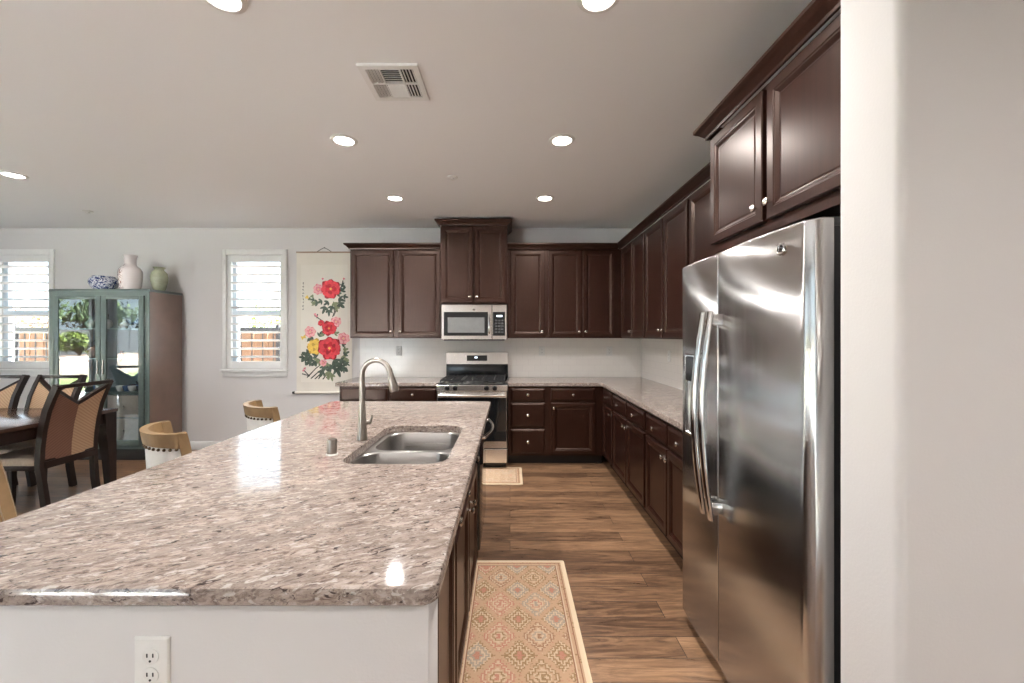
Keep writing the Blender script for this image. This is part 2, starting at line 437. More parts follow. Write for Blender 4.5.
def side_window(name, h, axis, t0, n):
    """glazed opening in the left (axis y) or front (axis x) wall"""
    a0, a1, z0, z1 = h
    root = bpy.data.objects.new(name, None); COL.objects.link(root); struct(root)
    fr = MB(); gl = MB(); cs = MB(); w = .06
    B = (lambda m, p, q, u, v, c, d: m.box(c, d, p, q, u, v)) if axis == 'y' else (lambda m, p, q, u, v, c, d: m.box(p, q, c, d, u, v))
    tc = (t0-.10, t0-.05); st = (a1-a0)/n
    for i in range(n):
        p, q = a0+i*st, a0+(i+1)*st
        B(fr, p, p+w, z0, z1, *tc); B(fr, q-w, q, z0, z1, *tc); B(fr, p+w, q-w, z0, z0+w, *tc); B(fr, p+w, q-w, z1-w, z1, *tc)
        B(gl, p+w, q-w, z0+w, z1-w, tc[0]+.023, tc[0]+.027)
    for p, q, u, v in ((a0-.07, a0, z0, z1+.07), (a1, a1+.07, z0, z1+.07), (a0, a1, z1, z1+.07)): B(cs, p, q, u, v, t0, t0+.018)
    fr.build('frame', M_TRIM, root); gl.build('glass_pane', M_GLASS, root); cs.build('casing', M_TRIM, root)
side_window('door_1', D1, 'y', XL, 1); side_window('window_3', W3, 'y', XL, 1)
side_window('window_4', W5, 'x', YF, 2)
def portal(cx, cy, cz, sx, sz, dirv):
    l = bpy.data.lights.new('daylight_portal', 'AREA'); l.shape = 'RECTANGLE'; l.size = sx; l.size_y = sz; l.cycles.is_portal = True
    o = bpy.data.objects.new('daylight_portal', l); COL.objects.link(o); o.location = (cx, cy, cz)
    o.rotation_euler = Vector(dirv).to_track_quat('-Z', 'Y').to_euler()
for h in (W1, W2): portal((h[0]+h[1])/2, YB+.2, (h[2]+h[3])/2, h[1]-h[0], h[3]-h[2], (0,-1,0))
for h in (D1, W3): portal(XL-.2, (h[0]+h[1])/2, (h[2]+h[3])/2, h[1]-h[0], h[3]-h[2], (1,0,0))
for h in (W5,): portal((h[0]+h[1])/2, YF-.2, (h[2]+h[3])/2, h[1]-h[0], h[3]-h[2], (0,1,0))

# ------------------------------------------------------------------ kitchen cabinets
KNOB_PROF = [(.004, 0), (.006, .002), (.0055, .012), (.009, .016), (.0145, .020), (.015, .024), (.011, .028), (.003, .030)]
def knob_mesh():
    mb = MB(); M = Matrix.Rotation(PI/2, 4, 'X'); mb.lathe(KNOB_PROF, n=16, M=M)      # points along -y
    o = mb.build('knob', M_KNOB); me = o.data; bpy.data.objects.remove(o); return me
KNOB = knob_mesh()
def add_knob(parent, x, z, y):
    o = bpy.data.objects.new('knob', KNOB); COL.objects.link(o); o.parent = parent; o.location = (x, y, z); o['label'] = 'satin nickel knob'
def panel_door(name, x0, x1, z0, z1, root, knob=None, fw=.056):
    mb = MB(); F = -.022
    mb.rects(x0, x1, z0, z1, [(0, -.001), (0, F+.004), (.004, F), (fw-.016, F), (fw-.012, F+.003), (fw-.007, F+.0035), (fw+.006, F+.013), (fw+.009, F+.0135), (fw+.016, F+.0115)])
    d = mb.build(name, M_CAB, root)
    if knob: add_knob(d, knob[0], knob[1], F)
    return d
def slab_drawer(x0, x1, z0, z1, root, knob=True):
    mb = MB(); F = -.022
    mb.rects(x0, x1, z0, z1, [(0, -.001), (0, F+.008), (.006, F+.004), (.012, F+.003), (.018, F)])
    d = mb.build('drawer', M_CAB, root)
    if knob: add_knob(d, (x0+x1)/2, (z0+z1)/2, F)
    return d
CROWN = [(0, 0), (.010, 0), (.012, .012), (.020, .020), (.034, .034), (.046, .042), (.050, .046), (.054, .050), (.054, .064), (0, .064)]
def crown(root, w, d, z, left, right, start=0.0, end=None):
    end = w if end is None else end
    rings = []
    for o, u in CROWN:
        row = ([(-o, d, z+u), (-o, -.022-o, z+u)] if left else [(start, -.022-o, z+u)]) + ([(w+o, -.022-o, z+u), (w+o, d, z+u)] if right else [(end, -.022-o, z+u)])
        rings.append(row)
    mb = MB(); n = len(rings[0]); k = len(rings)
    path = [[rings[j][i] for j in range(k)] for i in range(n)]
    mb.loft(path, 0, False); mb.build('crown_molding', M_CAB, root)
def upper(label, loc, rz, w, d, z0, z1, doors, knobs, crown_ends=(False, False), group=None, crown_z=None, cs=0.0, ce=None):
    """doors: [(x0, x1)], knobs: per door 'l' or 'r' side or None"""
    root = thing('wall_cabinet', label, 'cabinet', (loc[0], loc[1], z0), rz, group)
    h = z1-z0; mb = MB(); mb.box(0, w, 0, d, 0, h); mb.build('carcass', M_CAB, root)
    for (a, b), k in zip(doors, knobs):
        kz = .075
        panel_door('door', a, b, .012, h-.022, root, None if k is None else ((a+.028 if k == 'l' else b-.028), kz))
    crown(root, w, d, h-.008, *crown_ends, start=cs, end=ce)
    return root
BASE_H = .874
def base(label, loc, rz, w, d, fronts, group=None, name='base_cabinet', open_top=False):
    """fronts: list of ('door', x0, x1, z0, z1, knob side) / ('drawer', x0, x1, z0, z1)"""
    root = thing(name, label, 'cabinet', loc, rz, group)
    mb = MB()
    if open_top:
        mb.box(0, w, 0, .02, .105, BASE_H); mb.box(0, w, d-.02, d, .105, BASE_H); mb.box(0, .018, .02, d-.02, .105, BASE_H); mb.box(w-.018, w, .02, d-.02, .105, BASE_H); mb.box(.018, w-.018, .02, d-.02, .105, .125)
    else: mb.box(0, w, 0, d, .105, BASE_H)
    mb.build('carcass', M_CAB, root)
    mb = MB(); mb.box(0, w, .07, d, 0, .105); mb.build('toe_kick', M_TOE, root)
    for f in fronts:
        if f[0] == 'door':
            k = f[5]; panel_door('door', *f[1:5], root, None if k is None else ((f[1]+.028 if k == 'l' else f[2]-.028), f[4]-.055))
        else: slab_drawer(*f[1:5], root)
    return root

YU = YB-.33; UZ0, UZ1 = 1.405, 2.457; XUF = 1.32
YBF = 4.545; XBF = 1.035
G_U = 'upper cabinets'; G_B = 'base cabinets'
upper('two-door dark wood wall cabinet beside the flower scroll', (-1.885, YU), 0, 1.085, .33, UZ0, UZ1, [(.02, .515), (.57, 1.065)], 'rl', (True, False))
upper('tall narrow two-door dark wood cabinet above the microwave', (-.80, YU-.13), 0, .77, .455, 1.80, 2.70, [(.02, .375), (.395, .75)], 'rl', (True, True))
upper('single-door dark wood wall cabinet next to the microwave', (-.03, YU), 0, .465, .33, UZ0, UZ1, [(.035, .435)], 'r')
upper('two-door dark wood wall cabinet in the back corner', (.435, YU), 0, .885, .33, UZ0, UZ1, [(.02, .405), (.425, .80)], 'rl', cs=0, ce=.885-.054+.0)
RZ = -PI/2
upper('narrow two-door wall cabinet nearest the back corner on the side run', (XUF, YU), RZ, .86, .33, UZ0, UZ1, [(.04, .455), (.465, .845)], 'rl', cs=0)
upper('two-door wall cabinet in the middle of the side run', (XUF, YU-.86), RZ, .985, .33, UZ0, UZ1, [(.02, .475), (.495, .965)], 'rl')
upper('wall cabinet beside the refrigerator cabinet', (XUF, YU-1.845), RZ, .86, .33, UZ0, UZ1, [(.02, .42), (.44, .84)], 'rl')
# deep cabinet over the refrigerator, with an end panel reaching the floor
fc = upper('deep two-door dark wood cabinet above the refrigerator', (1.05, 2.13), RZ, .985, .60, 1.885, 2.457, [(.022, .455), (.485, .94)], 'rl', (True, False))
mb = MB(); mb.box(0, .02, .0, .60, -1.885, 0); mb.build('end_panel', M_CAB, fc)
mb = MB(); mb.box(0.02, .985, -.004, .02, -.035, 0); mb.build('bottom_rail', M_CAB, fc)

DZ = (.715, .852); DR = (.128, .690)
base('two-drawer dark wood base cabinet between scroll and range', (-1.89, YBF, 0), 0, 1.10, .615,
     [('drawer', .02, .535, *DZ), ('drawer', .56, 1.075, *DZ), ('door', .02, .535, *DR, 'r'), ('door', .56, 1.075, *DR, 'l')])
base('three-drawer dark wood base cabinet next to the range', (-.02, YBF, 0), 0, .43, .615,
     [('drawer', .03, .405, *DZ), ('drawer', .03, .405, .425, .690), ('drawer', .03, .405, .128, .400)])
base('corner base cabinet with one drawer over one door facing the camera', (.41, YBF, 0), 0, .625, .615,
     [('drawer', .045, .53, *DZ), ('door', .045, .53, *DR, 'l')])
base('narrow base cabinet on the side run nearest the back corner', (XBF, YBF, 0), RZ, .465, .615,
     [('drawer', .055, .445, *DZ), ('door', .055, .445, *DR, 'r')])
base('two-drawer base cabinet in the middle of the side run', (XBF, YBF-.465, 0), RZ, .99, .615,
     [('drawer', .02, .485, *DZ), ('drawer', .505, .97, *DZ), ('door', .02, .485, *DR, 'r'), ('door', .505, .97, *DR, 'l')])
base('two-drawer base cabinet on the side run beside the refrigerator', (XBF, YBF-1.455, 0), RZ, .94, .615,
     [('drawer', .02, .425, *DZ), ('drawer', .44, .845, *DZ), ('door', .02, .425, *DR, 'r'), ('door', .44, .845, *DR, 'l')])

# counters
def slab(mb, loop_fn, z1, th, holes=(), e=.006):
    """loop_fn(inset) -> outline; holes likewise (inset grows the hole)"""
    prof = [(e, z1), (e*.3, z1-e*.3), (0, z1-e), (0, z1-th+e*.6), (e*.6, z1-th)]
    rings = [[(x, y, z) for x, y in loop_fn(i)] for i, z in prof]
    mb.loft(rings, 0, True, False, False)
    hs = []
    for hf in holes:
        hr = [[(x, y, z) for x, y in hf(i)] for i, z in ((-.003, z1), (0, z1-.003), (0, z1-th))]
        mb.loft(hr, 0, True, False, False); hs.append(hr)
    for idx, z, first in ((0, z1, True), (-1, z1-th, False)):
        bm = bmesh.new(); es = []
        for loop in [rings[idx]] + [h[0 if first else -1] for h in hs]:
            vs = [bm.verts.new(p) for p in loop]
            es += [bm.edges.new((vs[i], vs[(i+1) % len(vs)])) for i in range(len(vs))]
        bmesh.ops.triangle_fill(bm, use_beauty=True, use_dissolve=False, edges=es)
        bm.verts.index_update()
        mb.add([v.co.copy() for v in bm.verts], [[v.index for v in f.verts] for f in bm.faces], 0, False)
        bm.free()
    return mb
CT = .914; TH = .040
def Lloop(i):
    x0, x1, xm, ya, yb, ym = -.02, XR-.009, 1.010, 2.155, YB-.009, 4.52
    return [(x0+i, ym+i), (xm+i-.02, ym+i), (xm+i, ym-.02+i), (xm+i, ya+i), (x1-i, ya+i), (x1-i, yb-i), (x0+i, yb-i)]
mb = MB(); slab(mb, Lloop, CT, TH); tag(mb.build('granite_countertop', M_GRANITE), 'L-shaped speckled granite countertop running along two walls', 'countertop')
mb = MB(); slab(mb, lambda i: rrect(-1.93+i, -.792-i, 4.52+i, YB-.009-i, .01), CT, TH); tag(mb.build('granite_countertop', M_GRANITE), 'short granite countertop between flower scroll and range', 'countertop')
HOLE = (-.70, -.265, 1.655, 2.37)
mb = MB(); slab(mb, lambda i: rrect(-1.42+i, -.150-i, .838+i, 3.25-i, .032-i*.5, 8), CT, TH, [lambda i: rrect(HOLE[0]+i, HOLE[1]-i, HOLE[2]+i, HOLE[3]-i, .085, 8)], .010)
tag(mb.build('island_countertop', M_GRANITE), 'large glossy speckled granite slab on top of the kitchen island', 'countertop')

# island cabinets, fronts facing +x : local x runs along +Y
XI = -.212
base('slim single-door island cabinet at the near end of the island', (XI, 1.075, 0), PI/2, .37, .80, [('door', .012, .352, .128, .852, 'r')], name='island_cabinet')
base('sink base island cabinet with two doors and false drawer fronts', (XI, 1.445, 0), PI/2, 1.055, .80,
     [('door', .02, .455, *DR, 'r'), ('door', .485, .94, *DR, 'l'), ('drawer', .02, .455, *DZ), ('drawer', .485, .94, *DZ)], name='island_cabinet', open_top=True)
t = thing('end_panel', 'dark wood panel closing the far end of the island', 'panel', (XI, 3.135, 0), PI/2)
mb = MB(); mb.rects(.0, .80, .0, BASE_H, [(0, 0), (0, .0)], 0)
mb = MB(); mb.box(0, .06, 0, .80, 0, BASE_H, 0, .002); mb.build('panel', M_CAB, t)
# dishwasher
dw = thing('dishwasher', 'built-in dishwasher with a bowed steel bar handle in the island', 'dishwasher', (XI, 2.505, 0), PI/2)
mb = MB(); mb.box(0.005, .62, .0, .60, .10, .872); mb.build('body', M_BLKM, dw)
mb = MB(); mb.box(.008, .617, -.028, 0, .115, .868, 0, .006); d_ = mb.build('door', M_BGLASS, dw)
mb = MB()
pts = [(.04, -.028, .80)] + [(.04+.54*i/14, -.052-.042*math.sin(PI*i/14), .80) for i in range(15)] + [(.58, -.028, .80)]
mb.tube(pts, .0115, 10); mb.build('handle', M_CHROME, d_)
mb = MB(); mb.box(0.01, .615, .05, .6, 0, .10); mb.build('toe_kick', M_TOE, dw)

# sink, faucet, air gap
sk = thing('kitchen_sink', 'double-bowl undermount stainless steel sink set in island granite', 'sink', (0, 0, 0))
zt = CT-TH
B1 = (-.690, -.280, 1.668, 1.965); B2 = (-.675, -.280, 1.995, 2.358)
mb = MB()
bm = bmesh.new(); es = []
for loop in (rrect(-.73, -.235, 1.63, 2.40, .09, 8), rrect(*B1, .075, 8), rrect(*B2, .075, 8)):
    vs = [bm.verts.new((x, y, zt-.001)) for x, y in loop]; es += [bm.edges.new((vs[i], vs[(i+1) % len(vs)])) for i in range(len(vs))]
bmesh.ops.triangle_fill(bm, use_beauty=True, edges=es); bm.verts.index_update()
mb.add([v.co.copy() for v in bm.verts], [[v.index for v in f.verts] for f in bm.faces]); bm.free()
mb.box(-.675, -.283, 1.9655, 1.9945, zt-.05, zt-.0005, 0, .006); mb.build('rim', M_SINK, sk)
for b in (B1, B2):
    mb = MB(); rings = []
    for ins, z in ((0, zt-.001), (.004, zt-.006), (.010, zt-.10), (.016, zt-.175), (.035, zt-.195), (.07, zt-.20)):
        rings.append([(x, y, z) for x, y in rrect(b[0]+ins, b[1]-ins, b[2]+ins, b[3]-ins, .075, 8)])
    mb.loft(rings, 0, True, False, True); bw = mb.build('basin', M_SINK, sk, fix=False)
    mb = MB(); mb.lathe([(.045, zt-.1995), (.045, zt-.196), (.036, zt-.195), (.03, zt-.1985), (.004, zt-.1985)], ((b[0]+b[1])/2, (b[2]+b[3])/2, 0), 20); mb.build('drain', M_CHROME, bw)
fa = thing('faucet', 'tall brushed nickel gooseneck faucet with pull-down spray head', 'faucet', (-.732, 2.03, CT), math.radians(-6))
mb = MB(); mb.lathe([(.024, 0), (.0265, .003), (.0265, .010), (.024, .02), (.0205, .08), (.0165, .16), (.0145, .185), (.0145, .195)], n=24); bdy = mb.build('base', M_NICKEL, fa)
mb = MB(); R = .072
pts = [(0,0,.19), (0,0,.25), (0,0,.305)] + [(R-R*math.cos(PI*i/16), 0, .325+R*math.sin(PI*i/16)) for i in range(15)]
lx, lz = pts[-1][0], pts[-1][2]
mb.tube(pts, .0125, 16); mb.build('gooseneck', M_NICKEL, fa)
mb = MB(); a_ = Vector((math.sin(PI*14/16), 0, -abs(math.cos(PI*14/16)))).normalized(); a_ = Vector((.26, 0, -.965)).normalized()
p0 = Vector((lx, 0, lz))
mb.tube([p0 + a_*d for d in (-.002, .02, .022, .05, .105, .112)], [.0135, .0135, .0145, .017, .0235, .021], 18); sp = mb.build('spray_head', M_NICKEL, fa)
mb = MB(); mb.tube([p0 + a_*d for d in (.1121, .115)], [.018, .017], 18); mb.build('nozzle', M_DARKP, sp)
mb = MB(); mb.tube([(.016, .004, .085), (.036, .010, .088), (.040, .011, .092)], [.011, .011, .007], 12); mb.tube([(.037, .010, .09), (.042, .014, .105), (.044, .016, .125)], [.006, .0055, .005], 10); mb.build('lever', M_NICKEL, fa)
ag = thing('air_gap', 'short brushed nickel air gap cap on white ring beside faucet', 'air gap', (-.775, 1.785, CT))
mb = MB(); mb.lathe([(.0245, 0), (.0245, .004), (.021, .006)], n=24); mb.build('base_ring', M_WHITEP, ag)
mb = MB(); mb.lathe([(.0205, .006), (.0205, .064), (.0185, .068), (.003, .069)], n=24); mb.build('cap', M_NICKEL, ag)

# wall outlet on island
def outlet(label, loc, rz, single=False):
    t = thing('electrical_outlet', label, 'outlet', loc, rz)
    mb = MB(); mb.rects(-.037, .037, -.058, .058, [(0, 0), (0, -.003), (.003, -.006)]); mb.build('cover_plate', M_WHITEP, t)
    for zc in (.020, -.020):
        mb = MB(); M = Matrix.Translation((0, -.006, zc)) @ Matrix.Rotation(PI/2, 4, 'X')
        mb.lathe([(.017, 0), (.017, .0015), (.015, .002)], n=20, M=M); s_ = mb.build('socket', M_WHITEP, t)
        mb = MB(); mb.box(-.0075, -.005, -.0088, -.006, zc-.001, zc+.007); mb.box(.005, .0075, -.0088, -.006, zc-.001, zc+.007)
        mb.lathe([(.0025, .002), (.0025, .0026)], n=10, M=Matrix.Translation((0, -.006, zc-.009)) @ Matrix.Rotation(PI/2, 4, 'X')); mb.build('slots', M_SLOT, s_)
outlet('white duplex outlet on the near end wall of the island', (-.757, .87, .735), 0)
outlet('pale outlet on tile under the cabinet beside the scroll', (-1.40, YB-.008, 1.24), 0)
outlet('pale outlet on tile under the single-door wall cabinet', (.40, YB-.008, 1.24), 0)
outlet('pale outlet on tile near the back corner', (1.25, YB-.008, 1.24), 0)
outlet('pale outlet on the side wall tile', (XR-.008, 4.25, 1.22), RZ)

# ------------------------------------------------------------------ refrigerator (local front -y, local x from far to near)
rf = thing('refrigerator', 'tall stainless side-by-side refrigerator with two long curved handles', 'refrigerator', (.872, 2.075, 0), RZ)
FW = .892; SPL = .356
mb = MB(); mb.box(.012, FW-.012, .067, .76, .03, 1.755, 0, .006); mb.build('body', M_FSIDE, rf)
mb = MB(); mb.box(.02, FW-.02, .045, .10, .004, .052); 
for i in range(12): mb.box(.04+i*.066, .09+i*.066, .040, .046, .016, .040)
mb.build('kick_grille', M_DARKP, rf)
def door_profile(x0, x1, rl, rr):
    """plan outline of a door with softly bowed front"""
    p = []; n = 24; bow = .013*(x1-x0)/.52
    if rl > 0:
        for i in range(8): a = PI + PI/2*i/8; p.append((x0+rl+rl*math.cos(a), rl*1.2+rl*1.2*math.sin(a)))
    else: p.append((x0, 0.0))
    xa = x0+max(rl, 0); xb = x1-max(rr, 0)
    for i in range(n+1): u = i/n; p.append((xa+(xb-xa)*u, -bow*math.sin(PI*u)))
    if rr > 0:
        for i in range(1, 9): a = -PI/2 + PI/2*i/8; p.append((xb+rr*math.cos(a), rr*1.2+rr*1.2*math.sin(a)))
    p += [(x1, .063), (x0, .063)]
    return p
def fdoor(name, x0, x1, rl, rr, z0, z1):
    mb = MB(); P = door_profile(x0, x1, rl, rr); c = Vector(((x0+x1)/2, .030)); rings = []
    for ins, z in ((.004, z0), (0, z0+.004), (0, z1-.006), (.0025, z1-.002), (.006, z1)):
        rings.append([(x+(ins if x < c.x else -ins)*min(1, abs(x-c.x)/.05), y+(ins if y < c.y else -ins*.0), z) for x, y in P])
    mb.loft(rings, 0, True); return mb.build(name, M_STEEL, rf)
fz = fdoor('freezer_door', .0, SPL-.003, .006, .004, .055, 1.776)
fd = fdoor('refrigerator_door', SPL+.003, FW, .004, .050, .055, 1.776)
for nm, x, par in (('handle', SPL-.034, fz), ('handle', SPL+.034, fd)):
    mb = MB(); N = 24; z0_, z1_ = .675, 1.53; rings = []
    for i in range(N+1):
        u = i/N; z = z0_+(z1_-z0_)*u; y = -.046-.040*math.sin(PI*u)
        rings.append([(x+.018*math.cos(2*PI*j/14), y+.012*math.sin(2*PI*j/14), z) for j in range(14)])
    mb.loft(rings, 0, True)
    h_ = mb.build(nm, M_CHROME, par)
    mb = MB()
    for za in (.70, 1.475): mb.box(x-.013, x+.013, -.050, -.002, za, za+.045, 0, .004)
    mb.build('mount', M_CHROME, h_)
# dispenser on freezer door
dp = MB(); x0, x1, z0, z1 = .065, .262, .955, 1.345
dp.rects(x0, x1, z0, z1, [(0, .0), (0, -.014), (.006, -.018), (.012, -.018), (.020, .004), (.03, .012)])
ds = dp.build('dispenser', [M_CHROME], fz)
mb = MB(); mb.rects(x0+.018, x1-.018, z0+.02, z1-.135, [(0, -.001), (.02, -.0005)]); mb.build('recess', M_BLACK, ds)
mb = MB(); mb.rects(x0+.016, x1-.016, z1-.13, z1-.016, [(0, 0), (0, -.016), (.004, -.019)]); mb.build('control_pad', M_BLACK, ds)
mb = MB(); mb.box(x0+.08, x0+.117, -.012, 0, z1-.21, z1-.14, 0, .003); mb.build('paddle', M_DARKP, ds)
# round badge
M_ = Matrix.Translation((.765, -.0075, 1.708)) @ Matrix.Rotation(PI/2, 4, 'X')
mb = MB(); mb.lathe([(.0195, -.002), (.0195, .002), (.017, .0035), (.0155, .0025), (.002, .0025)], n=28, M=M_); bd = mb.build('badge', M_CHROME, fd)
def script_letters(parent, cx, cz, y, s, mat):
    mb = MB()
    G = [(.0, .30), (-.25, .42), (-.5, .2), (-.52, -.15), (-.3, -.42), (-.02, -.3), (-.02, -.02), (-.22, -.02)]
    E = [(.50, .30), (.28, .42), (.12, .22), (.26, .04), (.38, .02), (.2, -.04), (.1, -.24), (.28, -.42), (.54, -.28)]
    for L in (G, E): mb.tube([(cx+a*s, y, cz+b*s) for a, b in L], s*.06, 6)
    return mb.build('monogram', mat, parent)
script_letters(bd, .765, 1.708, -.0109, .022, M_BLKM)
mb = MB(); mb.box(.03, .12, .06, .14, 1.756, 1.785, 0, .006); mb.build('hinge_cover', M_DARKP, rf)
mb = MB(); mb.box(FW-.12, FW-.03, .08, .18, 1.756, 1.785, 0, .006); mb.build('hinge_cover', M_DARKP, rf)

# ------------------------------------------------------------------ range
rg = thing('gas_range', 'stainless gas range with black cooktop and steel backguard', 'range', (-.785, 4.39, 0), 0)
RW = .76
mb = MB(); mb.box(.004, RW-.004, .03, .73, .07, .895); mb.box(.03, RW-.03, .06, .70, 0, .07); mb.build('body', M_BLACK, rg)
mb = MB(); mb.box(0, RW, -.01, .655, .895, .922, 0, .006); mb.build('cooktop', M_BLACK, rg)
mb = MB(); mb.rects(0, RW, .845, .905, [(0, .03), (0, -.018), (.003, -.021)]); cp = mb.build('control_panel', M_STEELH, rg)
for x in (.115, .200, .535, .622):
    M_ = Matrix.Translation((x, -.021, .874)) @ Matrix.Rotation(PI/2, 4, 'X')
    mb = MB(); mb.lathe([(.026, 0), (.026, .004), (.021, .006), (.019, .026), (.016, .029), (.002, .029)], n=20, M=M_); mb.box(x-.003, x+.003, -.056, -.048, .874-.016, .874+.016)
    mb.build('burner_knob', M_BLACK, cp)
mb = MB(); mb.rects(.006, RW-.006, .232, .838, [(0, .03), (0, -.012), (.004, -.016)]); od = mb.build('oven_door', M_STEELH, rg)
mb = MB(); mb.rects(.012, RW-.012, .305, .770, [(0, -.016), (0, -.018), (.002, -.019)]); mb.build('window', M_BGLASS, od)
mb = MB(); mb.tube([(.03+.70*i/12, -.055-.012*math.sin(PI*i/12), .800) for i in range(13)], .0135, 12); mb.box(.04, .065, -.055, -.016, .788, .812, 0, .003); mb.box(RW-.065, RW-.04, -.055, -.016, .788, .812, 0, .003); mb.build('handle', M_STEELH, od)
mb = MB(); mb.rects(.006, RW-.006, .075, .222, [(0, .03), (0, -.010), (.004, -.014)]); mb.build('drawer', M_STEELH, rg)
mb = MB(); mb.box(.0, RW, .66, .735, .895, 1.085, 0, .004); mb.build('riser', M_BLACK, rg)
mb = MB()
mb.loft([[(x, y, z) for y, z in ((.735, 1.085), (.640, 1.085), (.655, 1.225), (.735, 1.235))] for x in (0.003, RW-.003)], 0, False)
bgd = mb.build('backguard', M_STEELH, rg)
mb = MB(); mb.loft([[(x, y, z) for y, z in ((.660, 1.125), (.6415, 1.125), (.6475, 1.192), (.662, 1.192))] for x in (.255, .505)], 0, False); dsp = mb.build('control_display', M_BGLASS, bgd)
mb = MB(); mb.loft([[(x, y, z) for y, z in ((.65, 1.158), (.6435, 1.158), (.6450, 1.176), (.65, 1.176))] for x in (.350, .385)], 0, False); mb.build('clock_digits', M_LCD, dsp)
for bx, by in ((.17, .15), (.17, .48), (.59, .15), (.59, .48), (.38, .32)):
    mb = MB(); mb.lathe([(.050, .922), (.050, .930), (.036, .932), (.036, .940), (.03, .943), (.002, .943)], (bx, by, 0), 20); mb.build('burner', M_BLKM, rg)
for gx0, gx1 in ((.03, .265), (.27, .49), (.495, .73)):
    mb = MB(); z0, z1 = .943, .957; w = .012
    mb.box(gx0, gx0+w, .02, .63, z0, z1); mb.box(gx1-w, gx1, .02, .63, z0, z1)
    for yy in (.02, .15, .315, .48, .618): mb.box(gx0+w, gx1-w, yy, yy+w, z0, z1)
    xm = (gx0+gx1)/2; mb.box(xm-w/2, xm+w/2, .032, .618, z0, z1)
    for fx in (gx0, gx1-w):
        for fy in (.02, .618): mb.box(fx, fx+w, fy, fy+w, .922, z0)
    mb.build('grate', M_BLKM, rg)

# ------------------------------------------------------------------ microwave
mw = thing('microwave', 'stainless over-the-range microwave with black window and keypad', 'microwave', (-.795, 4.755, 1.383), 0)
MH = .412
mb = MB(); mb.box(.002, .758, .02, .405, 0.004, MH); mb.build('body', M_BLKM, mw)
mb = MB(); mb.rects(0, .585, .005, MH, [(0, .02), (0, -.012), (.005, -.017)]); md = mb.build('door', M_STEELH, mw)
mb = MB(); mb.rects(.03, .540, .050, .325, [(0, -.017), (0, -.0185), (.002, -.019)]); wd = mb.build('window', M_BGLASS, md)
mb = MB(); mb.rects(.075, .500, .085, .262, [(0, -.0191), (.001, -.0196)]); mb.build('mesh_screen', plain('grey_window_mesh', (.16, .16, .155), .35), wd)
mb = MB(); mb.tube([(.556, -.017, .08), (.556, -.050, .085), (.556, -.056, .11), (.556, -.056, .26), (.556, -.050, .292), (.556, -.017, .297)], .0105, 12); mb.build('handle', M_CHROME, md)
M_ = Matrix.Translation((.375, -.017, .352)) @ Matrix.Rotation(PI/2, 4, 'X')
mb = MB(); mb.lathe([(.014, 0), (.014, .0015), (.011, .002)], n=18, M=M_); bd = mb.build('badge', M_NICKEL, md)
mb = MB(); mb.rects(.590, .760, .005, MH, [(0, .02), (0, -.012), (.005, -.017)]); cp = mb.build('control_panel', M_STEELH, mw)
mb = MB(); mb.rects(.598, .738, .050, .325, [(0, -.017), (0, -.0185), (.002, -.019)]); kp = mb.build('keypad', M_BGLASS, cp)
mb = MB(); mb.rects(.640, .705, .268, .288, [(0, -.019), (.001, -.0197)]); mb.build('display', M_LCD, kp)
mb = MB()
for i in range(3):
    for j in range(5): mb.rects(.622+i*.036, .648+i*.036, .082+j*.034, .100+j*.034, [(0, -.019), (.001, -.0197)])
mb.build('buttons', plain('keypad_grey', (.07, .07, .072), .4), kp)
mb = MB(); mb.box(.03, .73, .0, .38, -.006, .006); mb.build('underside', M_BLKM, mw)

# ------------------------------------------------------------------ rugs
def rug(label, x0, x1, y0, y1, mat, rz=0):
    w, l = x1-x0, y1-y0; mb = MB()
    rings = [[(x, y, z) for x, y in rrect(-w/2+i, w/2-i, -l/2+i, l/2-i, .012, 3)] for i, z in ((.002, 0), (0, .002), (0, .006), (.003, .008))]
    mb.loft(rings, 0, True); o = mb.build('rug', mat); o.location = ((x0+x1)/2, (y0+y1)/2, 0.0005); tag(o, label, 'rug'); return o
rug('long runner rug with faded red and olive diamonds beside the island', -.255, .340, 1.05, 2.60, m_rug('runner_weave', .595, 1.55, (.190, .235)))
rug('small tan patterned mat in front of the range', -.70, .125, 3.93, 4.445, m_rug('mat_weave', .825, .515, (.10, .12), .45))

# ------------------------------------------------------------------ ceiling fittings
def lamp_fixture():
    t = thing('ceiling_light', 'x', 'ceiling light', (0,0,CEIL))
    mb = MB(); mb.lathe([(.090, 0), (.088, -.004), (.068, -.009), (.064, -.006), (.062, 0)], n=32, cap0=False, cap1=False); mb.build('trim_ring', M_WHITEP, t, fix=True)
    mb = MB(); mb.lathe([(.0635, -.002), (.052, -.005), (.03, -.0065), (.002, -.007)], n=32); mb.build('lens', M_LAMP, t)
    return t
first = lamp_fixture()
LAMPS = [(-1.15, 2.84, 'recessed downlight left of center above the middle of island'.replace('left of center ', '')), (.36, 2.84, 'recessed downlight over the aisle in front of the refrigerator cabinet'),
         (-1.13, 4.03, 'small recessed downlight nearest the tall cabinet on the scroll side'), (.344, 4.03, 'small recessed downlight in the aisle nearest the back corner cabinets'),
         (-1.15, 1.635, 'recessed downlight cut by the top edge, above the near island'), (.355, 1.635, 'recessed downlight cut by the top edge, above the near aisle'),
         (-4.18, 3.45, 'recessed downlight above the dining table'),
         (-4.18, 1.2, 'unseen recessed downlight added over the open floor behind the dining table'),  # out of view, added to help light the room
         (-1.15, -1.5, 'unseen recessed downlight added in the middle of the living area'), (.9, -.9, 'unseen recessed downlight added behind the aisle to brighten the near wall'), (1.9, -1.0, 'unseen recessed downlight added beside the side wall of living area')]  # three unseen lamps, added to brighten the room and the near wall
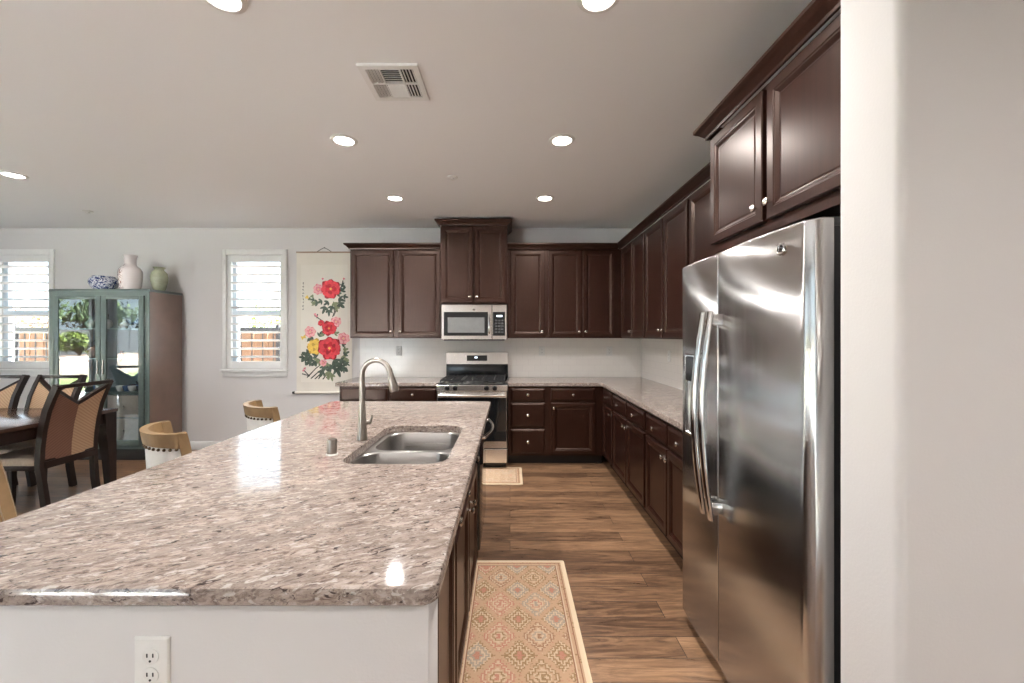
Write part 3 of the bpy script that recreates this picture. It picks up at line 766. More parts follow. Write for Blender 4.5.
for i, (x, y, lab) in enumerate(LAMPS):
    if i == 0: o = place(first, (x, y, CEIL)); o['label'] = lab; o['group'] = 'recessed ceiling lights'
    else: o = dup(first, (x, y, CEIL), 0, lab, 'recessed ceiling lights')
    l = bpy.data.lights.new('downlight', 'AREA'); l.shape = 'DISK'; l.size = .10; l.energy = LAMP_W; l.color = (1, .97, .94); l.spread = math.radians(150)
    lo = bpy.data.objects.new('downlight', l); COL.objects.link(lo); lo.location = (x, y, CEIL-.012)
for x, y, lab in ((-.49, 3.5, 'small white sprinkler cap on ceiling between the downlights'), (-4.58, 4.45, 'small sprinkler cap on ceiling near the china cabinet')):
    t = thing('sprinkler_head', lab, 'sprinkler', (x, y, CEIL))
    mb = MB(); mb.lathe([(.045, 0), (.045, -.006), (.038, -.010), (.002, -.010)], n=24); mb.build('cover_plate', M_WHITEP, t)
    mb = MB(); mb.lathe([(.012, -.010), (.012, -.018), (.02, -.020), (.02, -.022), (.002, -.023)], n=16); mb.build('deflector', M_WHITEP, t)
# air vent
vt = thing('ceiling_vent', 'square white ceiling air register with slatted quadrants', 'vent', (-.612, 2.19, CEIL))
S = .152
mb = MB(); mb.box(-S+.02, S-.02, -S+.02, S-.02, -.0015, 0); mb.build('duct', M_BLKM, vt)
mb = MB()
for a in ((-S, S, -S, -S+.03), (-S, S, S-.03, S), (-S, -S+.03, -S+.03, S-.03), (S-.03, S, -S+.03, S-.03), (-.055, -.047, -S+.03, S-.03), (.047, .055, -S+.03, S-.03), (-S+.03, S-.03, -.004, .004)):
    mb.box(a[0], a[1], a[2], a[3], -.012, 0)
mb.build('frame', M_TRIM, vt)
mb = MB()
def fin(cx, cy, lx, ly, tilt, ax):
    M = Matrix.Translation((cx, cy, -.007)) @ Matrix.Rotation(tilt, 4, ax); mb.box(-lx/2, lx/2, -ly/2, ly/2, -.0008, .0008, M=M)
for i in range(7):
    fin(0, .010+.0158*(i+.5), .094, .014, -.75, 'X'); fin(0, -.010-.0158*(i+.5), .094, .014, .75, 'X')
for sgn in (-1, 1):
    for i in range(4):
        for cy in (-.063, .063): fin(sgn*(.062+.0165*(i+.5)-.004), cy, .0135, .112, .8*sgn, 'Y')
mb.build('fins', M_TRIM, vt)

# ------------------------------------------------------------------ hanging scroll
def wx(px): return (px-510)/79.5
def wz(py): return EYE+(336-py)/79.5
sc = thing('hanging_scroll', 'tall cream hanging scroll painted with red, pink and yellow peonies', 'scroll', (0, YB-.004, 0))
M_PAPER = plain('cream_paper', (.76, .71, .63), .8, var=.03, scale=6)
SX0, SX1, SZ0, SZ1 = wx(296.5), wx(352), wz(392.5), wz(252)
mb = MB(); mb.box(SX0, SX1, -.008, -.006, SZ0, SZ1); mb.build('paper', M_PAPER, sc)
mb = MB(); mb.box(SX0+.055, SX1-.055, -.0086, -.008, SZ0+.13, SZ1-.16); mb.build('mounted_sheet', plain('ivory_sheet', (.80, .755, .675), .8, var=.03, scale=5), sc)
mb = MB(); mb.tube([(SX0-.015, -.014, SZ0), (SX1+.01, -.014, SZ0)], .014, 12); rl = mb.build('roller', M_PAPER, sc)
mb = MB(); mb.tube([(SX0-.045, -.014, SZ0), (SX0-.014, -.014, SZ0)], .016, 12); mb.tube([(SX1+.010, -.014, SZ0), (SX1+.035, -.014, SZ0)], .016, 12); mb.build('roller_end', M_BLKM, rl)
mb = MB(); mb.box(SX0-.003, SX1+.003, -.016, -.004, SZ1-.012, SZ1+.006, 0, .003); mb.build('top_rod', plain('rod_wood', (.35, .25, .17), .5), sc)
xm = (SX0+SX1)/2
mb = MB(); mb.tube([(xm-.09, -.010, SZ1+.004), (xm-.04, -.008, SZ1+.035), (xm, -.006, SZ1+.055), (xm+.04, -.008, SZ1+.035), (xm+.09, -.010, SZ1+.004)], .004, 8); mb.build('cord', M_BLKM, sc)
mb = MB(); mb.tube([(xm, -.010, SZ1+.052), (xm, .002, SZ1+.056)], .007, 10); mb.build('nail', M_BLKM, sc)
PM = [plain('red_pigment', (.46, .010, .022), .8, var=.3, scale=40), plain('deep_red_pigment', (.28, .006, .014), .8, var=.2, scale=40), plain('pink_pigment', (.70, .22, .26), .8, var=.2, scale=40),
      plain('yellow_pigment', (.80, .55, .11), .8, var=.15, scale=40), plain('leaf_pigment', (.07, .10, .075), .8, var=.4, scale=50), plain('ink_pigment', (.02, .018, .018), .8),
      plain('pale_red_pigment', (.60, .050, .065), .8, var=.2, scale=40), plain('ochre_pigment', (.55, .33, .06), .8), plain('light_pink_pigment', (.80, .42, .42), .8, var=.1), plain('light_leaf_pigment', (.20, .23, .13), .8, var=.3, scale=50)]
pic = MB(); lay = [-.0088]
rnd = random.Random(5)
def Z2(zx, zy): return wx(300+zx/5.69), wz(270+zy/5.69)
K = 1/(5.69*79.5)
def blob(cx, cz, r, mi, lobes=0, amp=.15, sq=1.0, rot=0.0, n=26):
    lay[0] -= .00001; y = lay[0]; ph = rnd.random()*6
    pts = []
    for i in range(n):
        a = 2*PI*i/n; rr = r*(1+amp*math.sin(lobes*a+ph)+.06*math.sin(3*a+ph*2))
        u, v = rr*math.cos(a), rr*math.sin(a)*sq
        pts.append((cx+u*math.cos(rot)-v*math.sin(rot), y, cz+u*math.sin(rot)+v*math.cos(rot)))
    pic.add(pts, [list(range(n))], mi)
def peony(zx, zy, zr, cols):
    cx, cz = Z2(zx, zy); r = zr*K
    blob(cx, cz, r*.97, cols[1], 7, .10)
    for k in range(9):
        a = 2*PI*k/9+rnd.random()*.4; blob(cx+math.cos(a)*r*.62, cz+math.sin(a)*r*.55, r*.36, cols[k % 2 and 0 or 2], 3, .12, .85, a)
    for k in range(6):
        a = 2*PI*k/6+rnd.random(); blob(cx+math.cos(a)*r*.32, cz+math.sin(a)*r*.28, r*.27, cols[0] if k % 2 else cols[1], 3, .15, .8, a)
    blob(cx, cz, r*.22, cols[2], 5, .2); blob(cx, cz, r*.11, 3, 5, .2)
def leaf(zx, zy, zr, rot, mi=4):
    cx, cz = Z2(zx, zy)
    for da, k in ((0, 1.0), (.9, .75), (-.9, .75)):
        a = rot+da; L = zr*K*k
        blob(cx+math.cos(a)*L*.5, cz+math.sin(a)*L*.5, L*.55, mi, 2, .1, .42, a, 14)
def stroke(pts, w):
    lay[0] -= .00001; y = lay[0]; P = [Vector((*Z2(*p),)) for p in pts]; w *= K; L = []; Rr = []
    for i, p in enumerate(P):
        t_ = (P[min(i+1, len(P)-1)]-P[max(i-1, 0)]).normalized(); n_ = Vector((-t_.y, t_.x))*w*(1-.5*i/len(P))
        L.append((p.x+n_.x, y, p.y+n_.y)); Rr.append((p.x-n_.x, y, p.y-n_.y))
    pic.add(L+Rr, [(i, i+1, len(P)+i+1, len(P)+i) for i in range(len(P)-1)], 5)
for s in ([(190,180),(200,225),(185,268)], [(222,180),(205,230),(192,262)], [(205,190),(195,240)], [(40,612),(90,560),(135,525)], [(62,618),(110,575),(160,545)], [(85,620),(150,560)], [(130,622),(170,570)], [(20,568),(55,605)], [(12,590),(45,600)], [(82,258),(110,278),(145,300)], [(100,250),(96,275)], [(245,60),(232,110)], [(150,615),(180,560)], [(105,620),(140,570)]): stroke(s, 3.2)
for zx, zy, zr, rot in ((100,185,30,3.3),(125,175,26,3.6),(195,185,34,-1.2),(235,120,30,.8),(220,165,34,-.3),(145,210,36,-2.0),(165,228,30,-1.6),(240,95,22,1.2),(225,190,34,-.8),(80,170,20,3),(205,210,26,-1.3),
    (75,388,30,3.4),(112,378,30,1.2),(195,362,26,.3),(60,395,20,3.6),(50,485,40,2.8),(70,500,42,3.4),(35,505,30,3.6),(110,510,42,-2.4),(195,512,44,-.9),(235,500,44,-.4),(250,480,30,.5),(168,540,44,-1.6),(210,560,44,-1.2),(235,545,40,-.7),(160,580,40,-1.5),(128,575,34,-2),(248,565,26,-.5),(178,595,32,-1.4),(225,520,40,-.2),(90,520,34,-2.4),(150,525,34,-1.9),(20,495,24,3.2),(262,530,22,-.6),(85,195,24,2.6),(160,180,28,-2.4),(180,205,30,-1.7),(210,140,26,.4),(248,150,24,-.2),(60,520,34,-2.6),(140,548,36,-1.9),(190,540,36,-1.2),(222,545,34,-.9),(100,490,34,2.6),(248,455,26,.2),(240,430,22,.4),(60,475,30,2.4),(130,375,22,1.8)):
    leaf(zx, zy, zr*1.1, rot, 4 if rnd.random() < .78 else 9)
for zx, zy in ((55,165),(70,150),(40,155),(25,380),(15,385)): blob(*Z2(zx, zy), 9*K, 9 if zx > 50 else 3, 3, .3)
RED, PINK, YEL = (0,1,6), (2,2,8), (3,7,3)
peony(105,110,30,PINK); peony(175,108,56,RED); peony(205,295,30,PINK); peony(120,302,18,RED); peony(165,332,42,RED); peony(58,352,32,PINK); peony(248,390,34,PINK); peony(88,437,46,YEL); peony(168,445,66,RED); peony(133,528,20,PINK)
for zx, zy in ((95,262),(86,252),(20,572),(28,560),(250,50),(130,50)): blob(*Z2(zx, zy), 6*K, 2, 3, .2)
for k in range(9):                                             # column of brush characters, too small to read
    zy = 76+k*18.5; zx = 19
    for _ in range(4):
        a = rnd.choice((0, PI/2, .7, -.7)); L = 4.0
        ox, oz = rnd.uniform(-2.5, 2.5), rnd.uniform(-4, 4)
        stroke([(zx+ox-L*math.cos(a), zy+oz-L*math.sin(a)), (zx+ox+L*math.cos(a), zy+oz+L*math.sin(a))], .9)
pic.build('peony_painting', PM, sc, fix=False)

# ------------------------------------------------------------------ china cabinet
M_CFRAME = plain('grey_green_lacquer', (.095, .125, .115), .28, var=.05)
M_CSIDE = plain('taupe_wood_side', (.20, .135, .105), .35, var=.08, scale=6)
M_CIN = plain('cabinet_interior_grey', (.20, .23, .25), .4)
M_CDRAW = plain('taupe_drawer', (.34, .29, .25), .4)
CX0, CX1, CY0, CY1, CZ0, CZ1 = -5.235, -4.10, 4.67, 5.13, .145, 1.965
cc = thing('china_cabinet', 'tall grey china cabinet with glass doors and vases on top', 'cabinet', (CX0, CY0, 0)); CW = CX1-CX0; CD = CY1-CY0
mb = MB()
mb.box(CW-.03, CW, .0, CD, CZ0, CZ1-.03, 0, .003); mb.build('side_panel', M_CSIDE, cc)
mb = MB(); mb.box(0, .03, 0, CD, CZ0, CZ1-.03, 0, .003); mb.build('side_panel', M_CSIDE, cc)
mb = MB(); mb.box(-.006, CW+.006, -.012, CD, CZ1-.03, CZ1, 0, .004); mb.build('top_panel', M_CFRAME, cc)
mb = MB(); mb.box(.03, CW-.03, CD-.015, CD, CZ0, CZ1-.03); mb.build('back_panel', M_CIN, cc)
mb = MB(); mb.box(0.03, CW-.03, .0, CD-.015, CZ0, CZ0+.05); mb.build('bottom_panel', M_CFRAME, cc)
mb = MB(); mb.box(.05, CW-.05, .06, CD-.05, 0, CZ0); mb.build('plinth', M_TOE, cc)
mb = MB(); mb.box(0, .055, -.012, 0, CZ0, CZ1-.03); mb.box(CW-.045, CW, -.012, 0, CZ0, CZ1-.03); mb.box(.055, CW-.045, -.012, 0, CZ1-.075, CZ1-.03); mb.box(.055, CW-.045, -.012, 0, CZ0, CZ0+.04); mb.build('face_frame', M_CFRAME, cc)
for a, b in ((.060, .598), (.602, CW-.047)):
    mb = MB(); w = .06; z0, z1 = CZ0+.042, CZ1-.077
    mb.box(a, a+w, -.03, -.012, z0, z1, 0, .002); mb.box(b-w, b, -.03, -.012, z0, z1, 0, .002); mb.box(a+w, b-w, -.03, -.012, z1-w*.7, z1, 0, .002); mb.box(a+w, b-w, -.03, -.012, z0, z0+w, 0, .002)
    d_ = mb.build('glass_door', M_CFRAME, cc)
    mb = MB(); mb.box(a+w, b-w, -.023, -.019, z0+w, z1-w*.7); mb.build('glass_pane', M_VGLASS, d_)
    mb = MB(); xh = b-w*.5 if a < .3 else a+w*.5; mb.tube([(xh, -.036, 1.0), (xh, -.036, 1.16)], .006, 8); mb.box(xh-.004, xh+.004, -.036, -.03, 1.0, 1.012); mb.box(xh-.004, xh+.004, -.036, -.03, 1.148, 1.16); mb.build('handle', M_NICKEL, d_)
M_SEDGE = plain('green_glass_edge', (.45, .60, .56), .2)
SHZ = (1.515, 1.175)
for z in SHZ:
    mb = MB(); mb.box(.031, CW-.031, .01, CD-.016, z-.008, z); sf = mb.build('shelf', M_SHELF, cc)
    mb = MB(); mb.box(.031, CW-.031, .008, .0105, z-.008, z); mb.build('shelf_edge', M_SEDGE, sf)
ZD = .79
mb = MB(); mb.box(.031, CW-.031, .005, CD-.016, ZD-.025, ZD); mb.build('drawer_deck', M_CFRAME, cc)
mb = MB(); mb.box(.031, CW-.031, .025, CD-.016, CZ0+.05, ZD-.025); mb.build('drawer_box', M_CIN, cc)
for x0, x1 in ((.05, .56), (.58, CW-.05)):
    for z0, z1 in ((.50, .75), (.215, .485)):
        mb = MB(); mb.rects(x0, x1, z0, z1, [(0, .025), (0, .014), (.006, .008)]); d_ = mb.build('drawer', M_CDRAW, cc)
        mb = MB(); mb.lathe([(.006, 0), (.006, .010), (.014, .014), (.012, .022), (.002, .023)], n=12, M=Matrix.Translation(((x0+x1)/2, .008, (z0+z1)/2)) @ Matrix.Rotation(PI/2, 4, 'X')); mb.build('knob', M_NICKEL, d_)

# pots on top of the cabinet
def m_bluewhite():
    t = NT('blue_white_glaze'); f = t.voro(t.obj(), 26, 'Distance', 'F1'); n = t.noise(t.obj(), 34, 3, .6, 1.5)
    c = t.mix(t.ramp(n, [(.48, 0.0), (.54, 1.0)]), (.66, .68, .72), (.025, .045, .16))
    c = t.mix(t.ramp(f, [(.10, .9), (.16, 0.0)]), c, (.03, .05, .15)); return t.set(c, .12)
def m_pinkvase():
    t = NT('floral_white_glaze'); n = t.noise(t.map(t.obj(), (1,1,1)), 42, 3, .6, 1.2); x, y, z = t.sep(t.obj())
    side = t.math('MULTIPLY', t.ramp(t.math('ADD', x, t.math('MULTIPLY', y, -.3)), [(.46, 1.0), (.5, 0.0)]), 1.0)
    d = t.n('ShaderNodeMapRange'); t.put(d.inputs[0], x); d.inputs[1].default_value = .02; d.inputs[2].default_value = -.02
    msk = t.math('MULTIPLY', d.outputs[0], t.ramp(n, [(.50, 0.0), (.55, 1.0)]))
    z2 = t.n('ShaderNodeMapRange'); t.put(z2.inputs[0], z); z2.inputs[1].default_value = .31; z2.inputs[2].default_value = .29
    c = t.mix(t.math('MULTIPLY', msk, z2.outputs[0]), (.72, .655, .635), t.ramp(t.noise(t.obj(), 60, 2), [(.4, (.10, .06, .07)), (.55, (.30, .12, .09)), (.65, (.16, .17, .12))]))
    return t.set(c, .14)
M_CELADON = plain('celadon_glaze', (.34, .36, .245), .12, var=.15, scale=14)
ZT = CZ1
def pot(name, label, cat, loc, prof, mat, n=36):
    t = thing(name, label, cat, loc)
    k = max(range(len(prof)), key=lambda i: prof[i][1])
    mb = MB(); mb.lathe(prof[:k+1], n=n, cap1=False); mb.build('body', mat, t, fix=False)
    mb = MB(); r, z = prof[k]; ri = r*.84
    mb.lathe([(r, z), (r+.0015, z+.004), (ri+.002, z+.005), (ri, z), (ri*.9, z-.03), (.003, z-.06)], n=n, cap0=False); mb.build('lip', mat, t)
    return t
pot('ginger_bowl', 'squat blue and white porcelain bowl on top of china cabinet', 'bowl', (-4.755, 4.80, ZT), [(.080, 0), (.085, .006), (.118, .040), (.134, .078), (.134, .108), (.120, .138), (.102, .150), (.100, .156)], m_bluewhite())
pot('floral_vase', 'tall white vase with dark floral sprays on top of china cabinet', 'vase', (-4.445, 4.80, ZT), [(.084, 0), (.090, .006), (.101, .05), (.109, .13), (.111, .20), (.106, .235), (.086, .265), (.060, .285), (.054, .305), (.054, .36), (.058, .385), (.064, .397), (.064, .405)], m_pinkvase())
pot('celadon_vase', 'small pale green ribbed vase on top of china cabinet', 'vase', (-4.235, 4.95, ZT), [(.050, 0), (.054, .006), (.072, .06), (.086, .13), (.088, .175), (.078, .222), (.058, .248), (.048, .258), (.048, .270), (.058, .284), (.060, .289)], M_CELADON)

# crockery behind the glass
CER = {'white': plain('white_porcelain', (.74, .72, .69), .15), 'blue': plain('cobalt_porcelain', (.08, .14, .28), .15, var=.4, scale=60), 'brown': plain('brown_stoneware', (.16, .085, .06), .3),
       'dark': plain('dark_glazed_ware', (.03, .035, .05), .15), 'jade': plain('jade_glaze', (.28, .36, .30), .2), 'rose': plain('rose_glaze', (.42, .22, .20), .2)}
def cup(mat):
    t = thing('teacup', 'x', 'cup'); mb = MB()
    mb.lathe([(.022, 0), (.024, .006), (.034, .022), (.040, .045), (.041, .062), (.038, .062), (.034, .040), (.02, .012), (.002, .010)], n=18); b = mb.build('bowl', mat, t)
    mb = MB(); mb.tube([(.039, 0, .052), (.058, 0, .054), (.064, 0, .040), (.054, 0, .022), (.035, 0, .020)], .0045, 8); mb.build('handle', mat, t)
    return t
def teapot(mat):
    t = thing('teapot', 'x', 'teapot'); mb = MB()
    mb.lathe([(.04, 0), (.044, .005), (.07, .035), (.076, .065), (.06, .10), (.034, .115), (.002, .116)], n=20); mb.build('body', mat, t)
    mb = MB(); mb.lathe([(.036, .114), (.03, .124), (.008, .130), (.012, .142), (.002, .148)], n=16); mb.build('lid', mat, t)
    mb = MB(); mb.tube([(-.065, 0, .05), (-.10, 0, .07), (-.115, 0, .105)], [.016, .011, .008], 10); mb.build('spout', mat, t)
    mb = MB(); mb.tube([(-.035, 0, .108), (-.045, 0, .17), (0, 0, .20), (.045, 0, .17), (.035, 0, .108)], .005, 8); mb.build('handle', M_BLKM, t)
    return t
def jar(mat, h=.16, r=.05):
    t = thing('bud_vase', 'x', 'vase'); mb = MB()
    mb.lathe([(r*.6, 0), (r*.65, .005), (r, h*.35), (r*.95, h*.5), (r*.4, h*.72), (r*.32, h*.86), (r*.5, h), (r*.4, h), (r*.25, h*.85), (.002, h*.8)], n=20); mb.build('body', mat, t); return t
def figurine(mat):
    t = thing('bird_figurine', 'x', 'figurine'); mb = MB()
    mb.tube([(.06, 0, .03), (.02, 0, .045), (-.03, 0, .05), (-.055, 0, .075), (-.05, 0, .12), (-.035, 0, .155), (-.045, 0, .18), (-.07, 0, .178)], [.006, .03, .036, .026, .014, .013, .017, .004], 12)
    mb.lathe([(.04, 0), (.042, .008), (.02, .02)], (0,0,0), 16); mb.build('body', mat, t); return t
def boat(mat):
    t = thing('carved_dish', 'x', 'dish'); mb = MB()
    rings = [[(s*.10*math.cos(2*PI*j/20), s*.04*math.sin(2*PI*j/20), z+.02*abs(math.cos(2*PI*j/20))**3*q) for j in range(20)] for s, z, q in ((.45, 0, 0), (.8, .018, .5), (1, .045, 1), (.92, .045, 1), (.7, .02, .5), (.1, .012, 0))]
    mb.loft(rings, 0, True); mb.build('body', mat, t); return t
def put(o, x, z, y, lab, rz=0.0):
    o.location = (CX0+x, CY0+y, z); o.rotation_euler = (0,0,rz); o['label'] = lab; return o
def again(o, x, z, y, lab, rz, group): return dup(o, (CX0+x, CY0+y, z), rz, lab, group)
S1, S2 = SHZ
put(figurine(CER['white']), 1.00, S1, .14, 'pale long-necked bird figurine on the top glass shelf in the china cabinet')
put(jar(CER['white'], .11, .04), .70, S1, .15, 'small white bud vase on the top glass shelf')
c = put(cup(CER['dark']), .845, S1, .14, 'dark teacup on the top glass shelf', 2.4); c['group'] = 'teacups in the china cabinet'
again(c, .93, S1, .22, 'dark teacup behind the bird figurine on top shelf', 1.0, 'teacups in the china cabinet')
put(teapot(CER['blue']), .79, S1, .27, 'blue teapot toward the back of the top shelf', .5)
put(jar(CER['jade'], .15, .05), .25, S1, .2, 'jade vase on the top shelf behind the other glass door')
put(teapot(CER['white']), .42, S1, .2, 'white teapot on the top shelf behind the other glass door')
put(boat(CER['brown']), .97, S2, .14, 'brown carved dish on the middle glass shelf')
put(boat(CER['rose']), .80, S2, .17, 'rose carved dish on the middle glass shelf', .3)
put(jar(CER['dark'], .10, .045), .90, S2, .28, 'dark squat vase at the back of the middle shelf')
put(jar(CER['rose'], .08, .035), .69, S2, .13, 'tiny rose vase on the middle shelf next to the door stile')
put(teapot(CER['brown']), .30, S2, .2, 'brown teapot on the middle shelf behind the other glass door')
tp = put(teapot(CER['dark']), .93, ZD, .20, 'dark teapot with tall bail handle among cups on the cabinet deck', .2)
wc = cup(CER['white']); put(wc, .70, ZD, .10, 'white teacup nearest the door stile on cabinet deck', .6); wc['group'] = 'teacups in the china cabinet'
bc = cup(CER['blue']); put(bc, .78, ZD, .10, 'blue teacup in the front row on cabinet deck', 2.1); bc['group'] = 'teacups in the china cabinet'
for x, y, src, lab, rz in ((.86, .08, wc, 'white teacup in front of the dark teapot', 1.1), (.955, .08, c, 'dark teacup in front of the dark teapot', .3), (1.04, .10, bc, 'blue teacup nearest the cabinet side on deck', 2.7), (.74, .22, c, 'dark teacup in the back row on cabinet deck', .9), (.83, .21, bc, 'blue teacup beside the dark teapot in back row', .2), (1.045, .23, wc, 'white teacup at the back beside the cabinet side', 1.9), (.20, .12, wc, 'white teacup behind the door nearest the window', .4), (.40, .14, bc, 'blue teacup behind the door nearest the window', .4)):
    again(src, x, ZD, y, lab, rz, 'teacups in the china cabinet')

# ------------------------------------------------------------------ dining set
M_DWOOD = plain('dark_walnut', (.016, .008, .006), .40, var=.25, scale=9, spec=.3)
M_TTOP = plain('polished_walnut_top', (.060, .032, .024), .16, var=.2, scale=7)
dt = thing('dining_table', 'dark wood dining table with tapered legs', 'table', (-4.67, 3.19, 0))
TX0, TX1, TY0, TY1 = -5.70, -3.64, 2.57, 3.81
a, b, c0, d0 = TX0+4.67, TX1+4.67, TY0-3.19, TY1-3.19
mb = MB(); mb.box(a, b, c0, d0, .73, .76, 0, .004); mb.build('table_top', M_TTOP, dt)
mb = MB()
for q in ((a+.03, b-.03, c0+.03, c0+.055), (a+.03, b-.03, d0-.055, d0-.03), (a+.03, a+.055, c0+.055, d0-.055), (b-.055, b-.03, c0+.055, d0-.055)): mb.box(*q, .635, .73)
mb.build('apron', M_DWOOD, dt)
for sx, sy in ((a, c0), (b, c0), (a, d0), (b, d0)):
    mb = MB(); dx = 1 if sx == a else -1; dy = 1 if sy == c0 else -1; rings = []
    for z, w in ((0, .055), (.30, .07), (.60, .098), (.73, .105)):
        x0, x1 = sorted((sx+dx*.008, sx+dx*(.008+w))); y0, y1 = sorted((sy+dy*.008, sy+dy*(.008+w))); rings.append([(x0,y0,z),(x1,y0,z),(x1,y1,z),(x0,y1,z)])
    mb.loft(rings, 0, False); mb.build('leg', M_DWOOD, dt)

def m_chev(name, ca, cb):
    t = NT(name); x, y, z = t.sep(t.obj())
    st = t.math('SINE', t.math('MULTIPLY', t.math('ADD', z, t.math('MULTIPLY', t.math('ABSOLUTE', x), .7)), 260))
    return t.set(t.mix(t.math('MULTIPLY_ADD', st, .5, .5), ca, cb), .75)
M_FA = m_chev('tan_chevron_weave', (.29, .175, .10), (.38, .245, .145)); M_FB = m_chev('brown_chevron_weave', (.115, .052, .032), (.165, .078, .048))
M_SEAT = plain('beige_seat_cloth', (.45, .36, .28), .8, var=.08, scale=60)
def chair():
    t = thing('dining_chair', 'x', 'chair', group='dining chairs')
    path = [(-.285, 0), (-.255, .20), (-.232, .42), (-.236, .55), (-.255, .70), (-.290, .85), (-.335, .96), (-.375, 1.045)]
    def yz(z):
        for (y0, z0), (y1, z1) in zip(path, path[1:]):
            if z0 <= z <= z1: return y0+(y1-y0)*(z-z0)/(z1-z0)
    for sx in (-1, 1):
        mb = MB(); w = .017
        mb.sweep([(sx*(.205 if z > .4 else .195), y, z) for y, z in path], [(-w, -.024), (w, -.024), (w, .022), (-w, .022)], (1,0,0)); mb.build('back_post', M_DWOOD, t)
        mb = MB(); rings = []
        for z, q in ((0, .026), (.40, .042)):
            x0 = sx*.215; x1 = sx*(.215-q); x0, x1 = sorted((x0, x1)); rings.append([(x0, .215-q, z), (x1, .215-q, z), (x1, .215, z), (x0, .215, z)])
        mb.loft(rings, 0, False); mb.build('leg', M_DWOOD, t)
    mb = MB(); mb.box(-.215, .215, -.215, .215, .385, .425, 0, .003); mb.box(-.190, .190, -.262, -.215, .395, .45); mb.build('seat_frame', M_DWOOD, t)
    mb = MB(); rings = [[(x, y, z) for x, y in rrect(-.222+i, .222-i, -.212+i, .225-i, .03, 5)] for i, z in ((.006, .425), (0, .435), (0, .465), (.012, .482), (.05, .49))]; mb.loft(rings, 0, True); mb.build('seat_cushion', M_SEAT, t)
    mb = MB(); mb.box(-.222, .222, yz(1.03)-.022, yz(1.03)+.014, 1.018, 1.048, 0, .003); mb.build('top_rail', M_DWOOD, t)
    # V-shaped rail under an open gap, upholstered panel below
    zc, ze = .875, 1.0
    mb = MB()
    for sx in (-1, 1):
        rings = []
        for u in (0, .25, .5, .75, 1):
            x = sx*.19*u; z = zc+(ze-zc)*u; y = yz(z); rings.append([(x, y-.020, z-.014), (x, y+.014, z-.014), (x, y+.014, z+.014), (x, y-.020, z+.014)])
        mb.loft(rings, 0, False)
    mb.build('v_rail', M_DWOOD, t)
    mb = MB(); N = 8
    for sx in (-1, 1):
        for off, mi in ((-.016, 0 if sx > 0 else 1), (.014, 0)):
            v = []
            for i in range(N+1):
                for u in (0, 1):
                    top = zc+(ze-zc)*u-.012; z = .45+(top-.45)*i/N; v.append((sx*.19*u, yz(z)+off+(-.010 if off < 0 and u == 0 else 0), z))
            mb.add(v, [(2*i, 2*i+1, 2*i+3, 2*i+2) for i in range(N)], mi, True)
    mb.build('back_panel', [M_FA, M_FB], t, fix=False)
    mb = MB(); mb.box(-.19, .19, yz(.46)-.02, yz(.46)+.016, .43, .465, 0, .003); mb.build('lower_rail', M_DWOOD, t)
    return t
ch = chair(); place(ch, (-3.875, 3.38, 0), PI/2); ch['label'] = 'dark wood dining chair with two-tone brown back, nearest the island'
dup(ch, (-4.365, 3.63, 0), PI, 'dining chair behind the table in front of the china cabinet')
dup(ch, (-4.93, 3.63, 0), PI, 'dining chair behind the table nearest the shuttered window at the photo edge')

